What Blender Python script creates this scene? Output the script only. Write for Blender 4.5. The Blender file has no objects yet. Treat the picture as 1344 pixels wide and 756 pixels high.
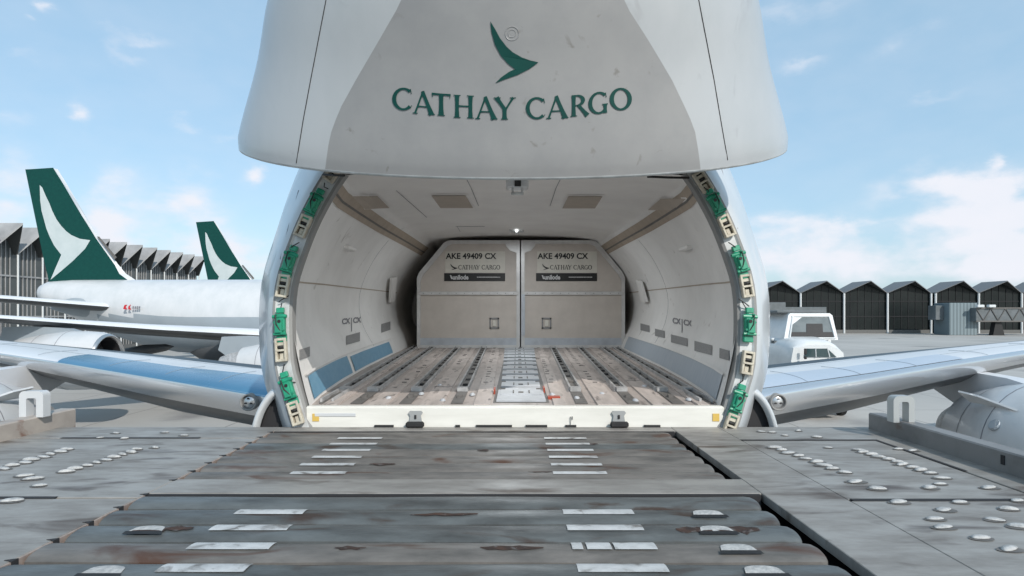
import bpy, math, random
from mathutils import Vector, Matrix
from mathutils.bvhtree import BVHTree
random.seed(7)
R = math.radians
scene = bpy.context.scene
COL = scene.collection
CZ = 6.0; F = 800.0; CX0 = 672.0; CY0 = 410.0; XC = 0.03
def P(px, py, Y): return Vector(((px-CX0)/F*Y, Y, CZ+(CY0-py)/F*Y))
def ray(px, py): return Vector(((px-CX0)/F, 1.0, (CY0-py)/F)).normalized()
CAM = Vector((0, 0, CZ))

# ------------------------------------------------------------------ materials
def mat(name, c, rough=0.5, metal=0.0, c2=None, scale=3.0, bump=0.0, bscale=20.0, stretch=(1,1,1), spec=0.5,
        c3=None, s3=1.2, t3=(0.6,0.7), coat=0.0, detail=6, rvar=0.0, emit=None, lo=0.38, hi=0.66):
    m = bpy.data.materials.new(name); m.use_nodes = True
    N = m.node_tree.nodes; L = m.node_tree.links
    b = N['Principled BSDF']
    b.inputs['Base Color'].default_value = (*c, 1); b.inputs['Roughness'].default_value = rough
    b.inputs['Metallic'].default_value = metal; b.inputs['Specular IOR Level'].default_value = spec
    if coat: b.inputs['Coat Weight'].default_value = coat; b.inputs['Coat Roughness'].default_value = 0.08
    if emit: b.inputs['Emission Color'].default_value = (*emit[:3], 1); b.inputs['Emission Strength'].default_value = emit[3]
    tc = N.new('ShaderNodeTexCoord'); mp = N.new('ShaderNodeMapping'); mp.inputs['Scale'].default_value = stretch
    L.new(tc.outputs['Object'], mp.inputs['Vector'])
    if c2:
        n = N.new('ShaderNodeTexNoise'); n.inputs['Scale'].default_value = scale; n.inputs['Detail'].default_value = detail
        n.inputs['Roughness'].default_value = 0.62
        L.new(mp.outputs[0], n.inputs['Vector'])
        r = N.new('ShaderNodeValToRGB'); r.color_ramp.elements[0].position = lo; r.color_ramp.elements[1].position = hi
        r.color_ramp.elements[0].color = (*c, 1); r.color_ramp.elements[1].color = (*c2, 1)
        L.new(n.outputs['Fac'], r.inputs[0]); out = r.outputs[0]
        if c3:
            n3 = N.new('ShaderNodeTexNoise'); n3.inputs['Scale'].default_value = s3; n3.inputs['Detail'].default_value = 8
            n3.inputs['Distortion'].default_value = 0.6
            L.new(mp.outputs[0], n3.inputs['Vector'])
            mr = N.new('ShaderNodeMapRange'); mr.inputs[1].default_value = t3[0]; mr.inputs[2].default_value = t3[1]
            L.new(n3.outputs['Fac'], mr.inputs[0])
            mx = N.new('ShaderNodeMix'); mx.data_type = 'RGBA'; L.new(mr.outputs[0], mx.inputs[0])
            L.new(out, mx.inputs[6]); mx.inputs[7].default_value = (*c3, 1); out = mx.outputs[2]
        L.new(out, b.inputs['Base Color'])
        if rvar:
            mr2 = N.new('ShaderNodeMapRange'); mr2.inputs[3].default_value = rough-rvar; mr2.inputs[4].default_value = rough+rvar
            mr2.inputs[1].default_value = 0.3; mr2.inputs[2].default_value = 0.7
            L.new(n.outputs['Fac'], mr2.inputs[0]); L.new(mr2.outputs[0], b.inputs['Roughness'])
    if bump:
        n = N.new('ShaderNodeTexNoise'); n.inputs['Scale'].default_value = bscale; n.inputs['Detail'].default_value = 6
        L.new(mp.outputs[0], n.inputs['Vector'])
        bp = N.new('ShaderNodeBump'); bp.inputs['Strength'].default_value = bump; bp.inputs['Distance'].default_value = 0.02
        L.new(n.outputs['Fac'], bp.inputs['Height']); L.new(bp.outputs[0], b.inputs['Normal'])
    return m
M = {}
M['white'] = mat('white_paint', (.58,.59,.60), .35, c2=(.52,.54,.55), scale=1.4, coat=.3, stretch=(1,1,.5), bump=.03, bscale=1.5)
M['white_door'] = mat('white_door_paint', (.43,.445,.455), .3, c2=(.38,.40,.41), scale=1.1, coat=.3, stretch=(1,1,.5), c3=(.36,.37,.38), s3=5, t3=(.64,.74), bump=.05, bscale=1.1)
M['white_skin'] = mat('white_fuselage_paint', (.54,.56,.57), .28, c2=(.47,.50,.52), scale=1.2, coat=.35, stretch=(1,1,.6), bump=.05, bscale=1.1)
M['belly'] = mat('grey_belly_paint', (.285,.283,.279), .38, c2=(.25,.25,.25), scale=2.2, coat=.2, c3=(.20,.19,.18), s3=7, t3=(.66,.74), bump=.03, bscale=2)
M['green'] = mat('green_livery', (.002,.046,.039), .45, spec=.25, c2=(.003,.056,.046), scale=4)
M['finwhite'] = mat('fin_light_grey', (.50,.55,.55), .4, c2=(.44,.5,.5), scale=1)
M['line'] = mat('panel_seam', (.03,.03,.03), .7)
M['black'] = mat('black_rubber', (.012,.012,.013), .6, c2=(.02,.02,.02), scale=10)
M['dark'] = mat('dark_cavity', (.02,.02,.022), .8)
M['wall'] = mat('cabin_lining', (.80,.79,.77), .5, c2=(.73,.72,.70), scale=1.6, c3=(.5,.48,.45), s3=3.5, t3=(.66,.76), bump=.04, bscale=5)
M['ceil'] = mat('ceiling_lining', (.80,.785,.76), .5, c2=(.74,.72,.70), scale=1.3, bump=.04, bscale=5)
M['tan'] = mat('tan_liner', (.40,.33,.26), .6, c2=(.34,.28,.22), scale=5)
M['tanpanel'] = mat('tan_ceiling_panel', (.42,.36,.30), .6, c2=(.37,.32,.27), scale=3)
M['blue'] = mat('blue_kick_panel', (.13,.30,.44), .45, c2=(.17,.34,.47), scale=5, stretch=(1,1,3))
M['paleblue'] = mat('pale_kick_panel', (.42,.47,.52), .45, c2=(.36,.42,.48), scale=6, stretch=(1,3,.6))
M['grille'] = mat('grey_grille', (.27,.27,.27), .6, c2=(.20,.20,.20), scale=60, detail=1)
M['floor'] = mat('cargo_floor_panel', (.43,.375,.345), .5, c2=(.33,.29,.265), scale=4, stretch=(2,.35,1), c3=(.12,.10,.09), s3=5, t3=(.58,.72), bump=.08, bscale=14, rvar=.1)
M['plank'] = mat('cargo_floor_plank', (.52,.455,.42), .48, c2=(.39,.345,.315), scale=5, stretch=(2,.4,1), c3=(.14,.12,.11), s3=6, t3=(.58,.7))
M['track'] = mat('aluminium_track', (.50,.50,.50), .42, metal=.2, c2=(.30,.30,.30), scale=8, stretch=(1,.5,1))
M['trackdark'] = mat('dark_track_bed', (.10,.095,.09), .6, c2=(.15,.14,.13), scale=9)
M['centre'] = mat('light_centre_plate', (.50,.52,.55), .45, c2=(.38,.40,.42), scale=4)
M['sill'] = mat('cream_sill_paint', (.74,.73,.68), .35, c2=(.66,.65,.60), scale=3, stretch=(.5,1,3))
M['yellow'] = mat('yellow_mark', (.62,.42,.10), .5)
M['latchgreen'] = mat('green_latch_paint', (.02,.30,.17), .4, c2=(.015,.22,.13), scale=12)
M['bracket'] = mat('beige_bracket', (.56,.52,.42), .45, c2=(.40,.36,.29), scale=14)
M['ring'] = mat('frame_flange', (.58,.60,.60), .4, c2=(.42,.43,.43), scale=8)
M['rim'] = mat('dark_seal', (.24,.24,.235), .6)
M['uld'] = mat('container_panel', (.56,.505,.455), .45, c2=(.50,.45,.405), scale=2.5, bump=.03, bscale=3)
M['uldframe'] = mat('container_frame', (.62,.61,.60), .35, metal=.25, c2=(.52,.51,.50), scale=5)
M['uldbase'] = mat('container_base', (.50,.53,.57), .4, metal=.3, c2=(.42,.44,.48), scale=4)
M['label'] = mat('label_plate', (.66,.63,.56), .5, c2=(.60,.57,.51), scale=4)
M['ink'] = mat('black_print', (.012,.012,.012), .5)
M['inkwhite'] = mat('white_print', (.6,.6,.6), .5)
M['deck'] = mat('worn_deck_steel', (.29,.28,.262), .5, metal=0, c2=(.185,.175,.162), scale=2.6, stretch=(.7,2.0,1), c3=(.085,.066,.054), s3=2.4, t3=(.56,.70), bump=.12, bscale=9, rvar=.12)
M['deckside'] = mat('lit_plate_cut_edge', (.36,.29,.25), .6, c2=(.22,.17,.15), scale=12)  # pinkish light on the left edge face put into the colour
M['guide'] = mat('guide_wall_paint', (.20,.20,.20), .5, c2=(.14,.14,.14), scale=3, c3=(.12,.08,.06), s3=3, t3=(.62,.72), bump=.08, bscale=10)
M['guide_lit'] = mat('sunlit_weathered_guide', (.42,.38,.34), .55, c2=(.34,.30,.27), scale=3, c3=(.20,.12,.09), s3=3, t3=(.60,.68), bump=.08, bscale=10)  # lit copy of the guide wall: pinkish sun in the colour, stains are wear
def roller_mat():
    m = mat('roller_rubber', (.125,.138,.140), .45, spec=.4, c2=(.060,.064,.064), scale=1.9, stretch=(1,3.5,1), c3=(.055,.038,.030), s3=1.7, t3=(.57,.68), bump=.12, bscale=22, rvar=.1, metal=.1)
    return m
M['roller'] = roller_mat()
M['roller2'] = mat('roller_scuffed', (.180,.170,.158), .5, spec=.35, c2=(.095,.092,.087), scale=2.2, stretch=(1,3.5,1), c3=(.085,.048,.034), s3=2.0, t3=(.57,.70), bump=.12, bscale=22, rvar=.1, metal=.1)
M['strip'] = mat('white_grip_strip', (.56,.57,.57), .5, c2=(.40,.41,.41), scale=9, c3=(.17,.16,.15), s3=9, t3=(.56,.68), bump=.1, bscale=30)
M['stud'] = mat('worn_caster', (.48,.48,.47), .6, metal=0, c2=(.30,.31,.31), scale=28, bump=.3, bscale=60)
M['rust'] = mat('rust_scuff', (.060,.030,.020), .8, c2=(.022,.014,.012), scale=14, c3=(.10,.09,.085), s3=20, t3=(.55,.62))
M['wingmetal'] = mat('bare_leading_edge', (.68,.70,.72), .22, metal=.8, c2=(.62,.64,.67), scale=.8, stretch=(.3,1,1), rvar=.05)
M['wing_skyblue'] = mat('sky_tinted_leading_edge', (.10,.27,.42), .25, metal=.4, c2=(.08,.22,.36), scale=.6, stretch=(.4,1,1), rvar=.05)  # blue sky reflection put into the left slat panel's colour
M['winggrey'] = mat('pale_wing_panel', (.52,.58,.66), .32, metal=.2, c2=(.48,.54,.62), scale=.7)
M['wingwhite'] = mat('wing_top_paint', (.66,.68,.70), .35, c2=(.60,.62,.65), scale=.7, stretch=(.4,1,1))
M['wing_shade'] = mat('wing_under_shade', (.085,.09,.095), .35, c2=(.07,.074,.078), scale=1)  # underside shade and dark ground reflection put into the colour
M['steel'] = mat('bright_steel', (.55,.55,.55), .25, metal=.9)
M['glass'] = mat('window_glass', (.03,.06,.065), .08, spec=.8)
M['cabglass'] = mat('pale_cab_glass', (.17,.19,.19), .1, spec=.8, c2=(.12,.14,.14), scale=1)
M['paleglass'] = mat('pale_terminal_glass', (.10,.11,.11), .3, c2=(.06,.068,.068), scale=.12, spec=.5)
M['tglass'] = mat('terminal_glass', (.010,.014,.014), .35, c2=(.016,.02,.02), scale=.15, spec=.2)
M['tcol'] = mat('white_column', (.60,.62,.62), .5)
M['troof'] = mat('folded_roof', (.36,.36,.36), .6, c2=(.25,.25,.25), scale=.4)
M['troof_shade'] = mat('roof_soffit', (.060,.064,.064), .7, c2=(.045,.05,.05), scale=.4)  # shaded copy of the soffit, shade put into the colour
M['troof_lit'] = mat('roof_soffit_lit', (.28,.27,.265), .6, c2=(.22,.215,.21), scale=.4)  # lit copy of the soffit, light put into the colour
M['conc'] = mat('terminal_base', (.12,.12,.115), .7)
M['bridge'] = mat('bridge_cladding', (.10,.115,.12), .6, c2=(.14,.155,.165), scale=.6)
M['truckw'] = mat('truck_white', (.68,.70,.70), .35, coat=.2, c2=(.60,.62,.62), scale=1)
M['lower'] = mat('grey_blue_belly', (.30,.34,.37), .35, c2=(.27,.31,.34), scale=.5)
M['red'] = mat('red_mark', (.5,.02,.03), .5)
M['greyink'] = mat('grey_print', (.2,.2,.22), .5)
M['amber'] = mat('lamp_glass', (.75,.77,.75), .15, spec=.8)
# corrugated cladding
def corr():
    m = mat('corrugated_cladding', (.17,.24,.27), .5)
    N = m.node_tree.nodes; L = m.node_tree.links
    w = N.new('ShaderNodeTexWave'); w.inputs['Scale'].default_value = .35; w.wave_profile = 'SIN'
    tc = N.new('ShaderNodeTexCoord'); L.new(tc.outputs['Object'], w.inputs['Vector'])
    r = N.new('ShaderNodeValToRGB'); r.color_ramp.elements[0].color = (.11,.145,.16,1); r.color_ramp.elements[1].color = (.20,.25,.27,1)
    L.new(w.outputs[0], r.inputs[0]); L.new(r.outputs[0], N['Principled BSDF'].inputs['Base Color'])
    return m
M['corr'] = corr()
# apron
def apron():
    m = mat('apron_concrete', (.42,.405,.38), .75, c2=(.34,.33,.31), scale=.05, detail=10, c3=(.24,.23,.22), s3=.09, t3=(.60,.70), bump=.2, bscale=8)
    N = m.node_tree.nodes; L = m.node_tree.links; b = N['Principled BSDF']
    br = N.new('ShaderNodeTexBrick'); br.offset = 0; br.inputs['Scale'].default_value = 1
    br.inputs['Brick Width'].default_value = 7.5; br.inputs['Row Height'].default_value = 7.5; br.inputs['Mortar Size'].default_value = .04
    tc = N.new('ShaderNodeTexCoord'); L.new(tc.outputs['Object'], br.inputs['Vector'])
    mx = N.new('ShaderNodeMix'); mx.data_type = 'RGBA'
    src = b.inputs['Base Color'].links[0].from_socket
    L.new(br.outputs['Fac'], mx.inputs[0]); L.new(src, mx.inputs[6]); mx.inputs[7].default_value = (.20,.19,.18,1)
    L.new(mx.outputs[2], b.inputs['Base Color'])
    return m
M['apron'] = apron()

# ------------------------------------------------------------------ builders
class MB:
    def __init__(s): s.v = []; s.f = []; s.m = []
    def add(s, vs, fs, mi=0):
        o = len(s.v); s.v += [Vector(v) for v in vs]
        for f in fs: s.f.append([o+i for i in f]); s.m.append(mi)
        return s
    def obox(s, c, ax, h, mi=0, bev=0.0):
        c = Vector(c); a, b, d = ax
        if bev <= 0:
            vs = [c + a*(h[0]*i) + b*(h[1]*j) + d*(h[2]*k) for i in (-1,1) for j in (-1,1) for k in (-1,1)]
            return s.add(vs, [(0,1,3,2),(4,6,7,5),(0,4,5,1),(2,3,7,6),(0,2,6,4),(1,5,7,3)], mi)
        import itertools
        pts = []
        for sg in itertools.product((-1,1), repeat=3):
            for k in range(3):
                hh = [h[i]-(bev if i != k else 0) for i in range(3)]
                pts.append(c + a*(hh[0]*sg[0]) + b*(hh[1]*sg[1]) + d*(hh[2]*sg[2]))
        import bmesh
        bm = bmesh.new()
        for p in pts: bm.verts.new(p)
        bmesh.ops.convex_hull(bm, input=bm.verts)
        bm.verts.ensure_lookup_table(); bm.verts.index_update()
        vs = [v.co.copy() for v in bm.verts]; fs = [[v.index for v in f.verts] for f in bm.faces]
        bm.free(); return s.add(vs, fs, mi)
    def box(s, x0, x1, y0, y1, z0, z1, mi=0, bev=0.0):
        return s.obox(((x0+x1)/2,(y0+y1)/2,(z0+z1)/2), (Vector((1,0,0)),Vector((0,1,0)),Vector((0,0,1))),
                      (abs(x1-x0)/2,abs(y1-y0)/2,abs(z1-z0)/2), mi, bev)
    def prism(s, poly, ext, mi=0):   # poly: list of Vector, ext Vector
        n = len(poly); e = Vector(ext)
        vs = [Vector(p) for p in poly] + [Vector(p)+e for p in poly]
        fs = [list(range(n))[::-1], [n+i for i in range(n)]] + [(i,(i+1)%n,n+(i+1)%n,n+i) for i in range(n)]
        return s.add(vs, fs, mi)
    def grid(s, rows, closed=False, mi=0, flip=False):
        n = len(rows[0]); vs = [p for r in rows for p in r]; fs = []
        for i in range(len(rows)-1):
            for j in range(n if closed else n-1):
                k = (j+1) % n
                q = (i*n+j, i*n+k, (i+1)*n+k, (i+1)*n+j)
                fs.append(q[::-1] if flip else q)
        return s.add(vs, fs, mi)
    def tube(s, pts, r, n=8, mi=0, cap=True):
        pts = [Vector(p) for p in pts]; rows = []
        for i, p in enumerate(pts):
            d = (pts[min(i+1,len(pts)-1)]-pts[max(i-1,0)]).normalized()
            u = d.cross(Vector((0,0,1)))
            if u.length < .1: u = d.cross(Vector((0,1,0)))
            u.normalize(); w = d.cross(u)
            rr = r[i] if isinstance(r, (list,tuple)) else r
            rows.append([p+u*rr*math.cos(2*math.pi*k/n)+w*rr*math.sin(2*math.pi*k/n) for k in range(n)])
        s.grid(rows, True, mi)
        if cap:
            s.add(rows[0], [list(range(n))[::-1]], mi); s.add(rows[-1], [list(range(n))], mi)
        return s
    def lathe(s, c, axis, prof, n=32, mi=0):   # prof (dist along axis, radius)
        a = Vector(axis).normalized(); u = a.orthogonal().normalized(); w = a.cross(u); c = Vector(c)
        rows = [[c+a*t+u*r*math.cos(2*math.pi*k/n)+w*r*math.sin(2*math.pi*k/n) for k in range(n)] for t, r in prof]
        return s.grid(rows, True, mi)
    def dome(s, c, rx, ry, rz, n=12, m=4, mi=0):
        c = Vector(c); rows = []
        for i in range(m+1):
            a = math.pi/2*i/m
            rows.append([c+Vector((rx*math.cos(a)*math.cos(2*math.pi*k/n), ry*math.cos(a)*math.sin(2*math.pi*k/n), rz*math.sin(a))) for k in range(n)])
        return s.grid(rows, True, mi)
def origin(o):
    p = Vector((0,0,0))
    while o: p += o.location; o = o.parent
    return p
def obj(name, mb, mats, parent=None, smooth=False, label=None, cat=None, kind=None, group=None, auto=None):
    me = bpy.data.meshes.new(name); off = origin(parent)
    me.from_pydata([tuple(v-off) for v in mb.v], [], mb.f)
    if not isinstance(mats, (list,tuple)): mats = [mats]
    for m in mats: me.materials.append(m)
    for i, p in enumerate(me.polygons):
        p.material_index = min(mb.m[i], len(mats)-1); p.use_smooth = smooth
    me.validate(); me.update()
    if auto is not None: me.set_sharp_from_angle(angle=R(auto))
    o = bpy.data.objects.new(name, me); COL.objects.link(o)
    if parent: o.parent = parent
    if label: o['label'] = label
    if cat: o['category'] = cat
    if kind: o['kind'] = kind
    if group: o['group'] = group
    return o
def split(name, mb, mats, parent, **kw):
    """every separate piece of mb becomes an object of its own"""
    par = list(range(len(mb.v)))
    def fd(i):
        while par[i] != i: par[i] = par[par[i]]; i = par[i]
        return i
    for f in mb.f:
        for a in f[1:]: par[fd(a)] = fd(f[0])
    gr = {}
    for k, f in enumerate(mb.f): gr.setdefault(fd(f[0]), []).append(k)
    out = []
    for ks in gr.values():
        idx = {}; b = MB()
        for k in ks:
            for i in mb.f[k]:
                if i not in idx: idx[i] = len(b.v); b.v.append(mb.v[i])
            b.f.append([idx[i] for i in mb.f[k]]); b.m.append(mb.m[k])
        out.append(obj(name, b, mats, parent, **kw))
    return out
def thing(name, label, cat, loc=(0,0,0), group=None):
    o = bpy.data.objects.new(name, None); COL.objects.link(o); o.location = loc; o.empty_display_size = .5
    o['label'] = label; o['category'] = cat
    if group: o['group'] = group
    return o
def bvh(mb): return BVHTree.FromPolygons([tuple(v) for v in mb.v], mb.f)
def hit(tree, px, py, off=.006, fallback=7.0):
    d = ray(px, py); h, n, i, dist = tree.ray_cast(CAM, d)
    if h is None: return P(px, py, fallback)
    if n.dot(d) > 0: n = -n
    return h + n*off
def decal_quad(tree, pts, off=.006, nu=6, nv=3, mb=None, mi=0):
    """bilinear patch between four traced corners, laid on the surface"""
    mb = mb or MB(); a, b, c, d = pts; rows = []
    for j in range(nv+1):
        v = j/nv; rows.append([])
        for i in range(nu+1):
            u = i/nu
            x = (a[0]*(1-u)+b[0]*u)*(1-v)+(d[0]*(1-u)+c[0]*u)*v
            y = (a[1]*(1-u)+b[1]*u)*(1-v)+(d[1]*(1-u)+c[1]*u)*v
            rows[-1].append(hit(tree, x, y, off))
    mb.grid(rows, False, mi); return mb

# ---- flared roman capitals, unit height, y up; each letter a list of quad strips (left side, right side)
def seg(x0,y0,w0,x1,y1,w1,n=3):
    d = Vector((x1-x0, y1-y0)); nn = Vector((-d.y, d.x)).normalized()
    A, B = [], []
    for i in range(n+1):
        t = i/n; c = Vector((x0,y0))+d*t
        w = (w0+(w1-w0)*t)*(1-.22*math.sin(math.pi*t))
        A.append(c+nn*w/2); B.append(c-nn*w/2)
    return (A, B)
def arc(cx,cy,rx,ry,a0,a1,wx,wy,n=16,taper=False):
    A, B = [], []
    for i in range(n+1):
        t = i/n; a = R(a0+(a1-a0)*t); ca, sa = math.cos(a), math.sin(a)
        w = wx*abs(ca)**1.3+wy*(1-abs(ca)**1.3)
        A.append(Vector((cx+rx*ca, cy+ry*sa))); B.append(Vector((cx+(rx-w)*ca, cy+(ry-w)*sa)))
    return (A, B)
TH, TN = .185, .095
GL = {
 'C': (.88, [arc(.5,.5,.5,.5,48,312,.18,.085), seg(.80,.93,.06,.86,.72,.03), seg(.80,.10,.05,.87,.22,.03)]),
 'G': (.92, [arc(.5,.5,.5,.5,48,318,.18,.085), seg(.80,.93,.06,.86,.72,.03), seg(.80,.03,TH,.80,.42,TH), seg(.66,.42,.06,.92,.42,.06)]),
 'O': (1.05, [arc(.5,.5,.5,.5,0,360,.19,.085,28)]),
 'A': (1.0, [seg(.10,.0,TN,.47,1.0,TN), seg(.44,1.0,.16,.86,.0,.24), seg(.22,.33,.07,.70,.33,.07), seg(0,.02,.05,.22,.02,.05), seg(.68,.02,.05,1.0,.02,.05)]),
 'T': (.80, [seg(.40,.0,.24,.40,.97,.20), seg(0,.95,.10,.80,.95,.10), seg(.015,.98,.05,.03,.80,.03), seg(.785,.98,.05,.77,.80,.03), seg(.24,.02,.045,.56,.02,.045)]),
 'H': (.92, [seg(.16,.0,.21,.16,1,.21), seg(.78,.0,.21,.78,1,.21), seg(.2,.52,.075,.75,.52,.075), seg(0,.02,.045,.32,.02,.045), seg(.62,.02,.045,.94,.02,.045), seg(0,.98,.045,.32,.98,.045), seg(.62,.98,.045,.94,.98,.045)]),
 'Y': (.92, [seg(.47,.0,.23,.47,.50,.20), seg(.12,1,.22,.48,.46,.17), seg(.84,1,.12,.52,.46,.09), seg(0,.98,.045,.30,.98,.045), seg(.70,.98,.045,.96,.98,.045), seg(.32,.02,.045,.62,.02,.045)]),
 'R': (.86, [seg(.16,.0,.21,.16,1,.21), arc(.34,.735,.36,.265,-90,90,.18,.075), seg(.12,.962,.075,.36,.962,.075), seg(.2,.505,.07,.36,.505,.07), seg(.38,.52,.15,.82,.0,.24), seg(0,.02,.045,.32,.02,.045)]),
}
WORDMARK = [('C',515,541,115,145),('A',542,571,120,150),('T',567,591.5,122.5,152),('H',595.5,621.6,125,155),('A',624,653,127,156.5),('Y',648,676,128,157),
            ('C',690,715.5,127.4,156.7),('A',717,746,126,155.5),('R',748.5,772,124.3,152.5),('G',772,797.5,120.5,150),('O',800,830.5,115.3,145)]
BIRD = [(643.6,28),(650,38.5),(656.5,50.5),(665,61.5),(672.7,68.5),(685,75.6),(696.5,79.6),(706.7,81.8),(695,90.5),(679,98.5),(660,105.2),(650,109.3),(658,101.5),(669,93.8),(676,91),(667,84),(657.5,73.5),(649.5,58.5),(645,42)]
def letter_strips(mb, ch, x0, x1, y0, y1, f, skew=0.0, mi=0):
    w, strips = GL[ch]
    for A, B in strips:
        rows = []
        for side in (A, [(p+q)/2 for p, q in zip(A,B)], B):
            rows.append([f(x0+(x1-x0)*p.x/w, (y1-(y1-y0)*p.y) + skew*((p.x/w)-.5)) for p in side])
        mb.grid(rows, False, mi)
def wordmark(mb, f, mi=0):
    for i, (ch,x0,x1,y0,y1) in enumerate(WORDMARK):
        sk = (672-(x0+x1)/2)/672*8*2 if ch in 'AHTRG' else 0
        letter_strips(mb, ch, x0, x1, y0, y1, f, skew=min(3,max(-3,sk*.9)), mi=mi)
def tri_fill(poly):
    from mathutils.geometry import tessellate_polygon
    return tessellate_polygon([[Vector((p[0],p[1],0)) for p in poly]])
def text_mb(s, size, place, mb=None, bold=0.0, sx=1.0):
    """sans text laid with place(x,y)->world"""
    mb = mb or MB()
    cu = bpy.data.curves.new('t','FONT'); cu.body = s; cu.size = size; cu.offset = bold; cu.resolution_u = 3
    o = bpy.data.objects.new('t', cu); COL.objects.link(o); bpy.context.view_layer.update()
    dg = bpy.context.evaluated_depsgraph_get(); me = o.evaluated_get(dg).to_mesh()
    vs = [place(v.co.x*sx, v.co.y) for v in me.vertices]; fs = [list(p.vertices) for p in me.polygons]
    mb.add(vs, fs); o.evaluated_get(dg).to_mesh_clear(); bpy.data.objects.remove(o); bpy.data.curves.remove(cu)
    return mb
def Zr(z): return CZ+z
def interp(tab, x):
    if x <= tab[0][0]: return tab[0][1]
    for (a,b),(c,d) in zip(tab, tab[1:]):
        if x <= c:
            t = (x-a)/(c-a); return b+(d-b)*t
    return tab[-1][1]
def smooth_interp(tab, x):
    n = len(tab)
    if x <= tab[0][0]: return tab[0][1]
    if x >= tab[-1][0]: return tab[-1][1]
    for i in range(n-1):
        if x <= tab[i+1][0]:
            x0,y0 = tab[i]; x1,y1 = tab[i+1]
            m0 = (y1-tab[i-1][1])/(x1-tab[i-1][0]) if i > 0 else (y1-y0)/(x1-x0)
            m1 = (tab[i+2][1]-y0)/(tab[i+2][0]-x0) if i < n-2 else (y1-y0)/(x1-x0)
            h = x1-x0; t = (x-x0)/h
            return (2*t**3-3*t*t+1)*y0+(t**3-2*t*t+t)*h*m0+(-2*t**3+3*t*t)*y1+(t**3-t*t)*h*m1

# ================================================================== SETTING
mb = MB(); S = 4000
mb.add([(-S,-S,0),(S,-S,0),(S,S,0),(-S,S,0)], [(0,1,2,3)])
obj('apron_ground', mb, M['apron'], kind='structure')

# ================================================================== CARGO AIRCRAFT
plane = thing('cargo_aircraft', 'white cargo jumbo jet seen head on with its nose door raised open', 'aircraft', (XC, 12.0, 0))

# ---- nose ring section (half, z relative to camera, half width)
RING = [(-3.05,0.0),(-2.95,.7),(-2.55,1.35),(-2.0,1.82),(-1.5,2.10),(-1.10,2.264),(-.847,2.347),(-.654,2.415),(-.486,2.45),(-.195,2.475),(.08,2.485),
        (.33,2.465),(.57,2.405),(.93,2.285),(1.21,2.16),(1.5,2.0),(1.75,1.80),(1.98,1.42),(2.15,.85),(2.25,0.0)]
def resample_half(n=60):
    pts = [Vector((h, z)) for z, h in RING]; d = [0]
    for a, b in zip(pts, pts[1:]): d.append(d[-1]+(b-a).length)
    tx = list(zip(d, [p.x for p in pts])); tz = list(zip(d, [p.y for p in pts]))
    return [Vector((smooth_interp(tx, d[-1]*i/n), smooth_interp(tz, d[-1]*i/n))) for i in range(n+1)]
HALF = resample_half(); HALF[0].x = 0; HALF[-1].x = 0
SEC = HALF + [Vector((-p.x, p.y)) for p in HALF[-2:0:-1]]   # closed, CCW
NS = len(SEC)
NORM = []
for i in range(NS):
    t = (SEC[(i+1)%NS]-SEC[i-1]).normalized(); NORM.append(Vector((t.y, -t.x)))
def ringY(z): return 6.4+.12*(z+1.1)
def secpt(i, off, dY, zup=0.0):
    p = SEC[i]+NORM[i]*off
    z = p.y
    if z > .8: z += zup*(z-.8)
    return Vector((XC+p.x, ringY(SEC[i].y)+dY, Zr(z)))
# flange ring facing the loader
fl = MB()
rows = [[secpt(i, o, dy) for i in range(NS)] for o, dy in ((-.105,.10),(-.10,0),(-.07,-.012),(.055,-.012),(.075,-.03),(.10,-.03),(.115,0.0))]
for a in range(len(rows)-1): fl.grid(rows[a:a+2], True, 1 if a in (0,1,4) else 0)
ringo = obj('door_frame', fl, [M['ring'], M['rim']], plane, smooth=False)
# outer skin
st = [(0.0,.115,0),(.04,.165,0),(.15,.24,0),(.32,.34,.03),(.55,.46,.08),(.85,.61,.16),(1.3,.78,.3),(2,.95,.5),(3.2,1.08,.85),(5,1.12,1.2),(8,1.12,1.35),(20,1.12,1.2),(45,1.0,.6),(60,.2,.3),(66,-1.4,0)]
sk = MB(); sk.grid([[secpt(i, o, d, zu) for i in range(NS)] for d, o, zu in st], True, flip=False)
skin = obj('fuselage', sk, M['white_skin'], plane, smooth=True)
skt = bvh(sk)
# seams on the skin
sm = MB()
for pts in ([(392,250),(378,300),(368,340),(361,400),(360,450)], [(947,222),(968,300),(990,380),(996,440)]):
    sm.tube([hit(skt, x, y, .002) for x, y in pts], .004, 5)
split('skin_seam', sm, M['greyink'], plane)

# ---- nose gear side scoops: dark rounded openings low beside the frame
for sgn in (-1, 1):
    sc = MB(); cx = 2.50; cz = -1.42; rows_o = []; rows_i = []
    arcp = [R(-30+k*5.8) for k in range(25)]
    prof = [(.9,.34,.50),(.35,.38,.56),(.08,.375,.555),(0,.35,.53),(-.02,.325,.50),(0.0,.30,.475),(.06,.285,.46)]
    for dy, a, b in prof:
        rows_o.append([Vector((XC+sgn*(cx+a*math.cos(t)), 6.55+dy+.1*(b*math.sin(t)), Zr(cz+b*math.sin(t)*1.15))) for t in arcp])
    sc.grid(rows_o)
    so = obj('wheel_bay_fairing', sc, M['white_skin'], plane, smooth=True)
    dk = MB(); base = rows_o[-1]; n = len(base)
    back = [p+Vector((0,.05,0)) for p in base]
    dk.grid([base, back]); c = Vector((XC+sgn*2.32, base[0].y+.05, Zr(-1.5))); dk.add(back+[c], [(i,i+1,n) for i in range(n-1)]+[(n-1,0,n)])
    obj('bay_opening', dk, M['dark'], so)

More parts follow.
